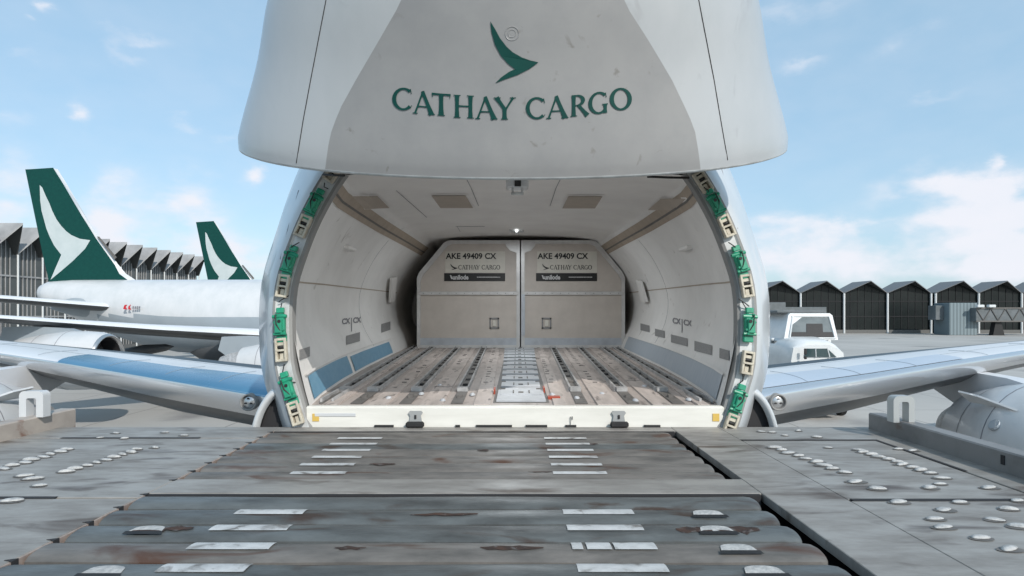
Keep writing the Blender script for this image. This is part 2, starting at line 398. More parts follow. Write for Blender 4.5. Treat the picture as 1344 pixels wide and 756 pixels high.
# ---- ring latches and brackets
def ringframe(px, py, side):
    best = None
    for i in range(NS):
        w = secpt(i, 0, -.02); x = CX0+F*w.x/w.y; y = CY0-F*(w.z-CZ)/w.y
        if side*(x-675) <= 0: continue
        d = (y-py)**2+.2*(x-px)**2
        if best is None or d < best[0]: best = (d, i)
    i = best[1]; j = (i+1) % NS; h = (i-1) % NS
    c = secpt(i, 0, -.02); t = (secpt(j,0,-.02)-secpt(h,0,-.02)).normalized()
    if t.z < 0: t = -t
    f = Vector((0,-1,0)); n = t.cross(f).normalized()
    if n.x*side < 0: n = -n
    return c, t, n, f
LG = [(-1,[(418,262),(383,338),(370,425),(383,515)]),(1,[(936,269),(967,343),(978,431),(964,519)])]
LB = [(-1,[(437,229),(401,293),(374,368),(371,456),(391,549)]),(1,[(917,233),(951,300),(975,376),(976,470),(957,550)])]
for side, pts in LG:
    for px, py in pts:
        c, t, n, f = ringframe(px, py, side); b = MB()
        b.obox(c+f*.05, (t,n,f), (.11,.052,.035), bev=.014)
        b.obox(c+f*.095-t*.02+n*.005, (t,n,f), (.075,.038,.02), bev=.008)
        b.obox(c+f*.05+t*.145, (t,n,f), (.03,.04,.025), bev=.008)
        b.obox(c+f*.04-t*.155-n*.01, (t,n,f), (.04,.052,.022), bev=.01)
        b.tube([c+f*.075+t*.08-n*.075, c+f*.075+t*.08+n*.075], .019, 8)
        b.tube([c+f*.08-t*.105-n*.07, c+f*.08-t*.105+n*.06], .016, 8)
        for q, r_ in ((.1,.03),(-.1,-.03),(.02,.045),(-.06,-.045)):
            b.lathe(c+f*.085+t*q+n*r_, f, [(0,.012),(.02,.012),(.02,0)], 8)
        lo = obj('latch', b, M['latchgreen'], plane, label='green painted door latch')
        b = MB(); b.tube([c+f*.11-t*.07-n*.02, c+f*.12+n*.02, c+f*.11+t*.10+n*.03], .007, 6)
        b.lathe(c+f*.115+t*.03-n*.01, f, [(0,.018),(.008,.018),(.008,0)], 8)
        b.obox(c+f*.055-t*.116, (t,n,f), (.006,.06,.032))
        obj('latch_lever', b, M['black'], lo)
for side, pts in LB:
    for px, py in pts:
        c, t, n, f = ringframe(px, py, side); b = MB(); hl = .125
        for sg in (-1,1):
            b.obox(c+f*.045+n*.048*sg, (t,n,f), (hl,.013,.03), bev=.006)
            b.obox(c+f*.045+t*(hl-.014)*sg, (t,n,f), (.014,.052,.028), bev=.006)
        b.obox(c+f*.035+t*.062, (t,n,f), (.018,.05,.022), bev=.005)
        b.obox(c+f*.028-t*.075, (t,n,f), (.045,.028,.014), bev=.01)
        b.obox(c+f*.06-t*.005, (t,n,f), (.012,.055,.02), bev=.005)
        bo = obj('bracket', b, M['bracket'], plane)
        b = MB(); b.obox(c+f*.012, (t,n,f), (hl-.01,.052,.008))
        for q in (-.03,.03): b.lathe(c+f*.045+t*.098+n*q, f, [(0,.016),(.01,.016),(.01,0)], 8)
        b.tube([c+f*.04-n*.05+t*.03, c+f*.055+t*.028, c+f*.04+n*.05+t*.03], .016, 8)
        obj('bracket_hole', b, M['black'], bo)
# wires on the ring
for side, segs in ((-1,[((393,318),(380,326)),((379,388),(366,396)),((370,398),(373,412)),((373,478),(376,494)),((376,496),(388,502)),((426,240),(431,248))]),
                   (1,[((956,318),(966,326)),((969,392),(983,402)),((974,396),(980,414)),((975,490),(968,505)),((972,480),(975,500)),((924,246),(930,252))])):
    b = MB()
    for (x0,y0),(x1,y1) in segs:
        a = P(x0,y0,6.48+.1*(CY0-y0)/160); c = P(x1,y1,6.48+.1*(CY0-y1)/160); m = (a+c)/2+Vector((.02*side,-.02,-.015))
        b.tube([a,m,c], .006, 6)
    split('wire_loom', b, M['black'], plane)

# ---- cargo hold
HS = [ # Y, [(half width, z)...] floor edge -> ceiling edge, ceiling centre z
 (6.46,[(2.17,-1.0),(2.25,-.75),(2.375,-.2),(2.37,.33),(2.19,.93),(1.90,1.50)],1.56),
 (7.3,[(2.30,-.99),(2.38,-.74),(2.56,-.2),(2.57,.33),(2.38,.95),(2.02,1.54)],1.64),
 (8.6,[(2.42,-.97),(2.50,-.72),(2.74,-.2),(2.76,.35),(2.52,1.0),(2.10,1.60)],1.72),
 (10.5,[(2.52,-.94),(2.60,-.70),(2.86,-.2),(2.90,.36),(2.62,1.03),(2.14,1.64)],1.79),
 (13,[(2.60,-.91),(2.68,-.68),(2.92,-.2),(2.96,.36),(2.66,1.05),(2.12,1.68)],1.86),
 (15.5,[(2.66,-.875),(2.74,-.64),(2.96,-.2),(3.0,.36),(2.68,1.06),(2.10,1.70)],1.90),
 (18.5,[(2.70,-.83),(2.78,-.6),(3.0,-.2),(3.0,.36),(2.68,1.06),(2.10,1.70)],1.92)]
def hold_at(Y):
    for a, b in zip(HS, HS[1:]):
        if Y <= b[0] or b is HS[-1]:
            t = min(1,max(0,(Y-a[0])/(b[0]-a[0])))
            return [(p[0]*(1-t)+q[0]*t, p[1]*(1-t)+q[1]*t) for p, q in zip(a[1],b[1])], a[2]*(1-t)+b[2]*t
YS = [6.46+.4*i for i in range(31)]
def wallrow(Y, side):
    pr, zt = hold_at(Y); zz = [(p[1],p[0]) for p in pr]; out = []
    dY0 = lambda z: (ringY(z)-6.42) * max(0, 1-(Y-6.46)/2)   # follows the raked frame
    for k in range(19):
        z = zz[0][0]+(zz[-1][0]-zz[0][0])*k/18
        out.append(Vector((XC+side*smooth_interp(zz, z), Y+dY0(z), Zr(z))))
    return out
wt = {}
for side in (-1, 1):
    w = MB(); w.grid([wallrow(Y, side) for Y in YS]); wt[side] = bvh(w)
    obj('hold_side_wall', w, M['wall'], plane, smooth=True)
w = MB(); rows = []
for Y in YS:
    pr, zt = hold_at(Y); xe, ze = pr[-1]
    yy = Y+(ringY(ze)-6.42)*max(0,1-(Y-6.46)/2)
    rows.append([Vector((XC+xe*math.sin(math.pi/2*u), yy, Zr(ze+(zt-ze)*math.cos(math.pi/2*u)**.8 if abs(u)<1 else ze))) for u in [k/10-1 for k in range(21)]])
w.grid(rows); ca = MB(); ca.grid(rows)
for side in (-1,1): ca.grid([wallrow(Y, side) for Y in YS])
ct = bvh(ca); obj('hold_ceiling', w, M['ceil'], plane, smooth=True)
w = MB(); w.box(XC-3.2, XC+3.2, 18.3, 18.4, Zr(-1), Zr(2.1)); obj('hold_bulkhead', w, M['wall'], plane)
# floor
def fz(Y): return interp([(6.4,-1.0),(15.5,-.875),(18.5,-.83)], Y)
fl = MB(); rows = []
for Y in YS: rows.append([Vector((XC+u*hold_at(Y)[0][0][0]*1.01, Y, Zr(fz(Y)))) for u in (-1,-.5,0,.5,1)])
fl.grid(rows); obj('hold_floor', fl, M['floor'], plane)
def strip(mb, xa, xb, y0, y1, w, z0, z1, mi=0):
    """box running aft between x at y=6.6 (xa) and x at y=15 (xb)"""
    X = lambda Y: XC+xa+(xb-xa)*(Y-6.6)/8.4
    vs = []
    for Y in (y0, y1):
        for dx, dz in ((-w/2,z0),(w/2,z0),(w/2,z1),(-w/2,z1)): vs.append((X(Y)+dx, Y, Zr(fz(Y)+dz)))
    mb.add(vs, [(0,1,2,3),(7,6,5,4),(0,4,5,1),(1,5,6,2),(2,6,7,3),(3,7,4,0)], mi)
# planks between the tracks
pk = MB()
for xa, xb, wd in ((-1.48,-1.7,.2),(-.9,-1.04,.24),(-.35,-.42,.18),(.49,.66,.14),(1.01,1.3,.24),(1.58,1.95,.2),(-1.98,-2.34,.16),(2.02,2.44,.12)):
    y = 6.5
    while y < 17.5:
        l = random.uniform(1.2, 2.6); strip(pk, xa, xb, y, min(y+l,17.9), wd, 0, .012+random.random()*.008); y += l+.04
obj('floor_plank', pk, M['plank'], plane)
for xa, xb in ((-2.06,-2.42),(-1.72,-1.98),(-1.19,-1.35),(-.63,-.72),(.73,.97),(1.29,1.63),(1.78,2.2),(2.1,2.5)):
    t = MB(); strip(t, xa, xb, 6.62, 17.8, .13, 0.004, .012, 1)
    for sx in (-.062,.062): strip(t, xa+sx, xb+sx, 7.6 if abs(xa) < 1.9 else 6.7, 17.8, .024, 0, .05)
    y = 7.0
    while y < 16:
        strip(t, xa, xb, y, y+.10, .06, 0, .038, 1 if int(y*10) % 4 else 2); y += .42+random.random()*.3
    strip(t, xa, xb, 7.5, 7.62, .13, 0, .06, 0)
    obj('roller_track', t, [M['track'], M['trackdark'], M['black']], plane)
t = MB()
for i in range(26):
    Y = 7.0+i*.33
    for xa, xb in ((-.36,-.46),(.47,.62),(-.93,-1.05),(1.03,1.3),(-1.46,-1.66),(1.55,1.92)):
        if Y > 8 and random.random() < .55:
            strip(t, xa+random.uniform(-.03,.03), xb, Y, Y+.05, .06, .012, .022)
obj('floor_fitting', t, M['trackdark'], plane, kind='stuff')
t = MB()
for px, py in ((510,523),(581,526),(553,518),(620,519),(749,512),(811,512),(757,523),(834,526),(725,519),(790,518),(869,511),(904,525),(577,508),(545,510),(603,512),(846,509)):
    Y = .985*F/(py-CY0); t.dome((( px-CX0)/F*Y, Y, Zr(fz(Y)+.008)), .035, .065, .028, 10, 3)
split('restraint_latch', t, M['centre'], plane, smooth=True)
t = MB()
strip(t, .07, .14, 6.75, 7.6, .55, .004, .02, 0)
y = 7.15; i = 0
while y < 14.8:
    wd = .48+.03*(y-7); strip(t, .07, .15, y, y+.42, wd*1.0, .004, .028, 0); strip(t, .07, .15, y+.45, y+.62, wd*.8, .004, .018, 0)
    strip(t, .07, .15, y+.12, y+.2, .06, .028, .036, 1); strip(t, -.02, .06, y+.1, y+.3, .015, .028, .036, 1); strip(t, .17, .25, y+.1, y+.3, .015, .028, .036, 1)
    y += .72
strip(t, .07, .15, 6.7, 15, .62, .001, .003, 1)
obj('centre_guide', t, [M['centre'], M['trackdark']], plane)
t = MB(); strip(t, -.24,-.26, 7.35,7.55,.02,.0,.06); strip(t,.36,.4,7.45,7.65,.02,0,.06); strip(t,.45,.45,6.95,7.05,.14,0,.03)
split('red_stop', t, mat('red_stop_paint',(.35,.06,.03),.5), plane)
# sill
s = MB(); s.box(XC-2.2, XC+2.2, 6.385, 6.50, Zr(-1.3), Zr(-.985), bev=.02); sill = obj('door_sill', s, M['sill'], plane, smooth=False)
s = MB(); s.box(XC-2.12,XC-2.05,6.378,6.384,Zr(-1.14),Zr(-1.06)); s.box(XC+2.07,XC+2.14,6.378,6.384,Zr(-1.14),Zr(-1.06)); split('yellow_mark', s, M['yellow'], sill)
s = MB(); s.box(P(413,545,6.38).x, P(467,545,6.38).x, 6.376,6.384,Zr(-1.09),Zr(-1.055),bev=.003); obj('sill_plate', s, M['white'], sill)
for px in (545.5, 812):
    s = MB(); x = P(px,545,6.37).x
    s.prism([Vector((x+a,6.36,Zr(b))) for a,b in ((-.07,-1.17),(-.055,-1.08),(-.075,-1.05),(-.06,-1.03),(.06,-1.03),(.075,-1.05),(.055,-1.08),(.07,-1.17))], (0,.03,0))
    k = obj('cargo_stop', s, mat('stop_grey',(.32,.33,.33),.45), sill)
    s = MB(); s.box(x-.095,x+.095,6.30,6.355,Zr(-1.195),Zr(-1.135),bev=.015); s.box(x-.01,x+.01,6.35,6.359,Zr(-1.11),Zr(-1.07)); obj('stop_foot', s, M['black'], k)
s = MB(); x = P(750,552,6.37).x; s.tube([(x-.008,6.375,Zr(-1.19)),(x-.008,6.37,Zr(-1.09)),(x+.012,6.37,Zr(-1.09)),(x+.012,6.375,Zr(-1.12))], .005, 5); obj('hook', s, M['steel'], sill)

# wall features
def wallquad(side, pts, name, m, off=.008, nu=8, nv=3, parent=plane): 
    return obj(name, decal_quad(wt[side], pts, off, nu, nv), m, parent)
for pts in ([(386,461),(406,455),(406,468),(386,475)], [(454,441),(472,436),(472,448),(454,453)], [(500,425.5),(512,422),(512,433),(500,437)]):
    wallquad(-1, pts, 'vent_grille', M['grille'], nu=3)
for pts in ([(945,457),(964,462),(964,475),(945,470)], [(912,447.5),(935,453.5),(935,466.5),(912,460.5)], [(881,439),(903,444.5),(903,455),(881,449.5)], [(860,431.5),(873,434.5),(873,444),(860,441)], [(841,424.5),(853,427.5),(853,436.5),(841,433.5)]):
    wallquad(1, pts, 'vent_grille', M['grille'], nu=3)
def wallband(side, y0, y1, h0, h1, m, name, off=.012):
    """strip along the hold wall at wall heights h0..h1 (fraction of wall)"""
    b = MB(); rows = []
    for k in range(13):
        Y = y0+(y1-y0)*k/12; r = wallrow(Y, side); rows.append([])
        for h in (h0, (h0+h1)/2, h1):
            q = h*18; i = min(17,int(q)); p = r[i].lerp(r[i+1], q-i); rows[-1].append(p+Vector((-side*off,0,0)))
    b.grid(rows); return obj(name, b, m, plane, smooth=True)
wallband(-1, 6.75, 9.3, .015, .115, M['blue'], 'kick_panel').__setitem__('label','blue kick panel along the left wall')
wallband(-1, 9.5, 13.2, .015, .105, M['blue'], 'kick_panel')
wallband(1, 6.7, 14.5, .015, .125, M['paleblue'], 'kick_panel')
for side in (-1,1):
    wallband(side, 6.6, 15, .125, .135, M['ceil'], 'wall_rail', .03)
    wallband(side, 6.6, 15.5, .53, .537, M['tan'], 'wall_seam', .006)
    wallband(side, 6.65, 15.5, .90, .975, M['tan'], 'liner_strip', .01)
    wallband(side, 6.65, 15.5, .925, .935, M['trackdark'], 'wall_seam', .016)
for Y in (8.6, 11.6):
    for side in (-1,1):
        b = MB(); r = wallrow(Y, side)[2:17]; b.tube([p+Vector((-side*.0005,0,0)) for p in r], .0035, 4); obj('panel_joint', b, M['greyink'], plane)
for side, c in ((-1,(456,325)),(1,(903,325))):     # small ledge fittings
    h = hit(wt[side], c[0], c[1], .03); b = MB(); b.box(h.x-.06,h.x+.06,h.y-.22,h.y+.22,h.z-.03,h.z+.03,bev=.015); obj('wall_lamp', b, M['ceil'], plane)
for side, pts in ((-1,[(509,364),(516,362),(513,395),(507,397)]),(1,[(840,366),(846,368),(854,396),(847,396)])):
    h = [hit(wt[side], x, y, .05) for x, y in pts]; b = MB(); b.prism(h, (-side*.05,0,0)); obj('grab_handle', b, M['ceil'], plane)
# CX | CX stencils on both walls
for side, x0, y0, dy in ((-1, 448.5, 425.5, -.10), (1, 883, 424.0, .16)):
    t = MB()
    f = lambda x, y: hit(wt[side], x0+x, y0-y+dy*x, .007)
    text_mb('CX', 10, f, t, .35, .72); text_mb('CX', 10, lambda x, y: f(x+14.5, y), t, .35, .72)
    for y in range(-11, 6, 2): t.add([f(12.0,y),f(13.0,y),f(13.0,y+2),f(12.0,y+2)], [(0,1,2,3)])
    obj('stencil_text', t, M['greyink'], plane)
# ceiling features
for pts in ([(566,255.5),(611,255.5),(621,272),(578,272)], [(746,256.5),(791,256.5),(781,272.5),(738,272.5)], [(461,257),(495,256),(511,272),(478,274)], [(868,260),(902,260),(885,275),(851,275)]):
    b = decal_quad(ct, pts, .014, 3, 2); o = obj('ceiling_panel', b, M['tanpanel'], plane)
    cx = sum(p[0] for p in pts)/4; cy = sum(p[1] for p in pts)/4
    big = [(cx+(p[0]-cx)*1.12, cy+(p[1]-cy)*1.18) for p in pts]
    obj('panel_frame', decal_quad(ct, big, .006, 3, 2), M['ceil'], o)
for pts in ([(613,236),(618,246),(628,270)],[(735,236),(730,246),(722,270)],[(598,297),(636,297)],[(600,297),(604,304)],[(520,250),(560,285)]):
    b = MB(); b.tube([hit(ct, x, y, .002) for x, y in pts], .005, 4); obj('panel_joint', b, M['greyink'], plane)
lm = MB(); h = hit(ct, 679, 238, 0)
lm.box(h.x-.14,h.x+.14,h.y-.1,h.y+.1,h.z-.10,h.z+.02,bev=.02); lo = obj('ceiling_fixture', lm, M['white'], plane)
lm = MB(); lm.box(h.x-.035,h.x+.045,h.y-.112,h.y-.1005,h.z-.085,h.z-.01); obj('fixture_lens', lm, M['black'], lo)
lm = MB()
for sx in (-.06,.06): lm.tube([(h.x+sx,h.y-.08,h.z-.1),(h.x+sx,h.y-.08,h.z-.16)], .012, 6)
lm.box(h.x-.08,h.x+.08,h.y-.1,h.y-.06,h.z-.19,h.z-.15,bev=.01); obj('fixture_bracket', lm, M['ring'], lo)
h = hit(ct, 678, 302, 0); lm = MB(); lm.box(h.x-.16,h.x+.16,h.y-.1,h.y+.1,h.z-.04,h.z+.02,bev=.01); lm.dome((h.x,h.y,h.z-.04),.06,.06,-.06); obj('ceiling_fixture', lm, M['ring'], plane)

def fill_light(x, y, z, power, size, name):  # area lights added to brighten the dim hold
    l = bpy.data.lights.new(name, 'AREA'); l.energy = power; l.size = size; l.shape = 'DISK'; l.color = (.90,.96,1)
    o = bpy.data.objects.new(name, l); COL.objects.link(o); o.location = (x,y,z)
glow = mat('added_glow_lens', (.8,.8,.8), .4, emit=(.95,1,1,1.3))  # glow added at the ceiling fixtures to go with the fill lights
h = hit(ct, 679, 238, 0); b = MB(); b.box(h.x-.03,h.x+.03,h.y+.05,h.y+.3,h.z-.05,h.z-.03,bev=.005); obj('added_glow_lens', b, glow, plane); fill_light(h.x, h.y+.35, h.z-.12, 22, .35, 'hold_fill')
h = hit(ct, 678, 302, 0); b = MB(); b.dome((h.x,h.y-.14,h.z-.02),.04,.04,-.05); obj('added_glow_lens', b, glow, plane); fill_light(h.x, h.y-1.5, h.z-.14, 52, .5, 'hold_fill')
# ---- raised nose door
tv = Vector((0,-.894,-.447)); nv_ = Vector((0,-.447,.894)); HC = Vector((XC-.02, 6.25, Zr(1.76)))
WT = [(0,1.0),(.12,.992),(.765,.882),(1.285,.81),(2.0,.68),(2.6,.50),(3.0,.33),(3.22,.15),(3.3,.0)]
def hood(th, t, inset=0.0):
    w = smooth_interp(WT, t); s0 = .10*(t/3.3)**2*3.0
    a = max(0,2.75*w-inset); b = max(0,(1.51 if math.sin(th) > 0 else 1.12)*w-inset)
    return HC+Vector((a*math.cos(th),0,0))+tv*(b*math.sin(th)+s0)+nv_*t
def proj(p): return CX0+F*p.x/p.y, CY0-F*(p.z-CZ)/p.y
LB_ = [(0,529),(5,525),(57,495),(105,467),(145,445),(178,433),(200,429.5),(236,425)]
RB_ = [(0,817),(3,819),(57,853.6),(105,882),(152,904.4),(171,912),(200,917),(236,921)]
TS = [0,.02,.05]+[.1*i for i in range(1,33)]+[3.26,3.3]
def bound(t, tab, lo, hi):
    for _ in range(28):
        m = (lo+hi)/2; x, y = proj(hood(m, t)); bx = interp(tab, max(0,y))
        if x > bx: lo = m      # theta grows -> x shrinks
        else: hi = m
    return (lo+hi)/2
rowsH = []; NB1, NB2, NB3, NB4 = 22, 44, 22, 36
for t in TS:
    tt = min(t, 2.0)
    thR = bound(tt, RB_, .02, math.pi/2); thL = bound(tt, LB_, math.pi/2, math.pi-.02)
    th = [thR*k/NB1 for k in range(NB1)]+[thR+(thL-thR)*k/NB2 for k in range(NB2)]+[thL+(math.pi-thL)*k/NB3 for k in range(NB3)]+[math.pi+math.pi*k/NB4 for k in range(NB4)]
    rowsH.append((t, th))
outer = [[hood(a, t) for a in th] for t, th in rowsH]
hm = MB(); n = len(outer[0])
hm.grid(outer, True)
k = 0
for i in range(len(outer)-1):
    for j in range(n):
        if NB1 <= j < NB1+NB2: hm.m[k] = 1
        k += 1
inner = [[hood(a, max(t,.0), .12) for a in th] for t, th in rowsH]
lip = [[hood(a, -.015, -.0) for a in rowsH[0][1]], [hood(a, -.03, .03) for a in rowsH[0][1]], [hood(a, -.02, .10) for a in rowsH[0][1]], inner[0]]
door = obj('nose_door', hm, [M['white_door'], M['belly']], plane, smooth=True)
hl = MB(); hl.grid([outer[0]]+lip, True, flip=True); obj('door_rim', hl, M['ring'], door, smooth=True)
hi_ = MB(); hi_.grid(inner, True, flip=True); obj('door_lining', hi_, M['tan'], door, smooth=True)
ht = bvh(hm)
b = MB()
for pts in ([(428,0),(418,52),(408,104),(398,158),(389,214)], [(917,0),(927,52),(937,104),(946,158),(955,210)]):
    q = []
    for a, c in zip(pts, pts[1:]):
        for u in range(4): q.append((a[0]+(c[0]-a[0])*u/4, a[1]+(c[1]-a[1])*u/4))
    q.append(pts[-1]); q = [(q[0][0], -30)]+q
    b.tube([hit(ht, x, y, .0005) for x, y in q], .0045, 5)
split('panel_seam', b, M['line'], door)
b = MB(); ring_ = [(672+9*math.cos(a), 44+9*math.sin(a)) for a in [k*math.pi/12 for k in range(25)]]
b.tube([hit(ht, x, y, 0) for x, y in ring_], .004, 5); ring_ = [(672+5*math.cos(a), 44+5*math.sin(a)) for a in [k*math.pi/12 for k in range(25)]]
b.tube([hit(ht, x, y, 0) for x, y in ring_], .003, 5); obj('drain_ring', b, M['belly'], door)
b = MB(); wordmark(b, lambda x, y: hit(ht, x, y, .006)); obj('lettering', b, M['green'], door, label='green lettering CATHAY CARGO')
b = MB(); b.add([hit(ht, x, y, .006) for x, y in BIRD], tri_fill(BIRD)); obj('wing_emblem', b, M['green'], door, label='green brushstroke wing emblem')
# dark hinge strips under the door edge
b = MB()
for x0, x1, y in ((424,452,229),(850,905,232)):
    b.tube([P(x0,y,6.3),P((x0+x1)/2,y+1,6.1),P(x1,y+1.5,6.0)], .012, 5)
split('door_seal', b, M['black'], door)

# ---- wings
AF_U = [(0,0),(.002,.10),(.008,.22),(.016,.32),(.03,.42),(.07,.62),(.12,.76),(.2,.90),(.3,.98),(.4,1.0),(.55,.88),(.75,.60),(1,.10)]
AF_L = [(0,0),(.002,.10),(.008,.22),(.016,.31),(.03,.42),(.07,.60),(.13,.78),(.22,.93),(.33,1.0),(.5,.85),(.75,.4),(1,0)]
def wing(side, name='wing'):
    # X, Yle, zle, up, low, chord
    st = [(3.0,12.25,-2.06,.50,1.2,8.6),(5.7,13.5,-1.86,.38,1.12,8.0),(9,15.05,-1.62,.25,1.10,7.1),(12,16.5,-1.42,.24,.90,6.3),(15.1,18.0,-1.25,.25,.65,5.5),(20,20.3,-1.0,.22,.42,4.4),(29,24.6,-.45,.15,.18,2.4)]
    def row(s, off=0.0, cu=None, cl=None):
        X, Y, z, up, lo, ch = s; o = []
        U = [(c,h) for c,h in AF_U if cu is None or c <= cu]; L = [(c,h) for c,h in AF_L if cl is None or c <= cl]
        for c, h in U[::-1]: o.append(Vector((XC+side*X, Y+c*ch-(off if c < .01 else 0), Zr(z+h*up+off-c*ch*.066))))
        for c, h in L[1:]: o.append(Vector((XC+side*X, Y+c*ch-(off if c < .01 else 0), Zr(z-h*lo-off-c*ch*.045))))
        return o
    def dens(st, k=6):
        out = []
        for a, b in zip(st, st[1:]):
            for i in range(k): out.append(tuple(p+(q-p)*i/k for p, q in zip(a,b)))
        return out+[st[-1]]
    D = dens(st)
    w = MB(); w.grid([row(s) for s in D], True); nrow = len(row(D[0]))
    nU = len(AF_U)
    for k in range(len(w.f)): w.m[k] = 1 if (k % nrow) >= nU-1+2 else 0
    wo = obj('wing', w, [M['wingwhite'], M['wing_shade']], plane, smooth=True)
    # polished leading edge
    e = MB(); e.grid([row(s, .012, .03 if side > 0 else .002, .03) for s in D]); obj('leading_edge', e, M['wingmetal'], wo, smooth=True)
    # slat panel on top of the leading edge inboard
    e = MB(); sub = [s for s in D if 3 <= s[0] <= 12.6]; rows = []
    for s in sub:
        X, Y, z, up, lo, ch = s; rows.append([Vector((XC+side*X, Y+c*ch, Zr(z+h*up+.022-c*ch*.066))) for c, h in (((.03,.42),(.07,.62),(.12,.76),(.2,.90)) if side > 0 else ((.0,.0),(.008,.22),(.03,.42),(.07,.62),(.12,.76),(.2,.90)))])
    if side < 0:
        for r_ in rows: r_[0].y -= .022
    e.grid(rows); obj('slat_panel', e, M['wing_skyblue'] if side < 0 else M['winggrey'], wo, smooth=True)
    e = MB()
    for X0 in (6.9, 8.6, 10.6, 13.6, 16.4):
        s_ = next((tuple(p+(q-p)*(X0-a[0])/(b_[0]-a[0]) for p,q in zip(a,b_)) for a,b_ in zip(st,st[1:]) if a[0] <= X0 <= b_[0]))
        X, Y, z, up, lo, ch = s_
        e.tube([Vector((XC+side*X, Y+c*ch, Zr(z+h*up+.024-c*ch*.066))) for c,h in AF_U[4:9]], .006, 4)
    for c, h in ((.2,.90),(.55,.88)):
        e.tube([Vector((XC+side*s_[0], s_[1]+c*s_[5], Zr(s_[2]+h*s_[3]+.004-c*s_[5]*.066))) for s_ in D if s_[0] > 3.5], .007, 4)
    split('panel_line', e, M['lower'], wo)
    # landing light at the root
    lx, ly, lz = 5.83, 13.50, -1.98
    e = MB(); e.lathe((XC+side*lx, ly-.05, Zr(lz)), (0,-1,0), [(-.3,.19),(.06,.19),(.08,.17),(.06,.15),(.0,.15)], 20); lo_ = obj('landing_light', e, M['rim'], wo, smooth=True)
    e = MB(); e.lathe((XC+side*lx, ly-.06, Zr(lz)), (0,-1,0), [(0,.15),(.005,.14),(.03,.09),(.04,.0)], 16); obj('lens', e, M['steel'], lo_, smooth=True)
    e = MB()
    for q in range(3):
        a = R(90+120*q); e.dome((XC+side*lx+.07*math.cos(a), ly-.10, Zr(lz)+.07*math.sin(a)), .035,.02,.035)
    obj('bulb', e, M['black'], lo_)
    return wo
wing(1); wing(-1)
# wing body fairing
b = MB(); b.lathe((XC, 12.0, Zr(-3.1)), (0,1,0), [(0,.1),(1,.8),(3,1.5),(9,1.7),(14,1.5),(17,.3)], 32); obj('wing_fairing', b, M['wingwhite'], plane, smooth=True)

def nacelle(c, ax, Rn, L, parent, scale_back=.62, strake=0):
    """c: intake centre; ax: forward axis"""
    c = Vector(c); ax = Vector(ax).normalized(); bk = -ax
    b = MB(); b.lathe(c, bk, [(.10*Rn,.90*Rn),(.3*Rn,.96*Rn),(.8*Rn,1.0*Rn),(L*.45,1.0*Rn),(L*.7,.90*Rn),(L,.72*Rn)], 40)
    e = obj('engine', b, M['white'], parent, smooth=True)
    b = MB(); b.lathe(c, bk, [(.10*Rn,.901*Rn),(.03*Rn,.87*Rn),(0,.84*Rn),(.02*Rn,.80*Rn),(.12*Rn,.77*Rn)], 40); obj('intake_lip', b, M['steel'], e, smooth=True)
    b = MB(); b.lathe(c, bk, [(.12*Rn,.77*Rn),(.75*Rn,.80*Rn)], 32); b.lathe(c, bk, [(.752*Rn,.80*Rn),(.752*Rn,.01)], 32); obj('intake_duct', b, M['dark'], e, smooth=True)
    u = ax.orthogonal().normalized(); w = ax.cross(u); f = MB()
    for k in range(22):
        a = 2*math.pi*k/22; d = u*math.cos(a)+w*math.sin(a); s_ = ax.cross(d)
        p0 = c+bk*.70*Rn+d*.2*Rn; p1 = c+bk*.70*Rn+d*.78*Rn
        f.add([p0-s_*.03*Rn, p0+s_*.03*Rn+bk*.05*Rn, p1+s_*.10*Rn+bk*.05*Rn, p1-s_*.02*Rn], [(0,1,2,3)])
    f.lathe(c, bk, [(.40*Rn,.0),(.48*Rn,.09*Rn),(.70*Rn,.22*Rn)], 16); obj('fan', f, M['trackdark'], e)
    b = MB(); b.lathe(c, bk, [(L*.98,.60*Rn),(L*1.15,.52*Rn),(L*1.3,.36*Rn)], 24); b.lathe(c, bk, [(L*1.15,.3*Rn),(L*1.5,.04*Rn)], 16); obj('exhaust', b, M['track'], e, smooth=True)
    b = MB(); b.lathe(c, bk, [(L*.42,1.002*Rn),(L*.42+.03,1.002*Rn)], 40); b.lathe(c, bk, [(L*.72,.893*Rn),(L*.72+.03,.89*Rn)], 40); obj('cowl_joint', b, M['greyink'], e)
    return e
def pylon(parent, pts, wdt, m=None):
    b = MB(); b.prism([Vector(p)-Vector((wdt/2,0,0)) for p in pts], (wdt,0,0)); return obj('pylon', b, m or M['wingwhite'], parent, auto=30)
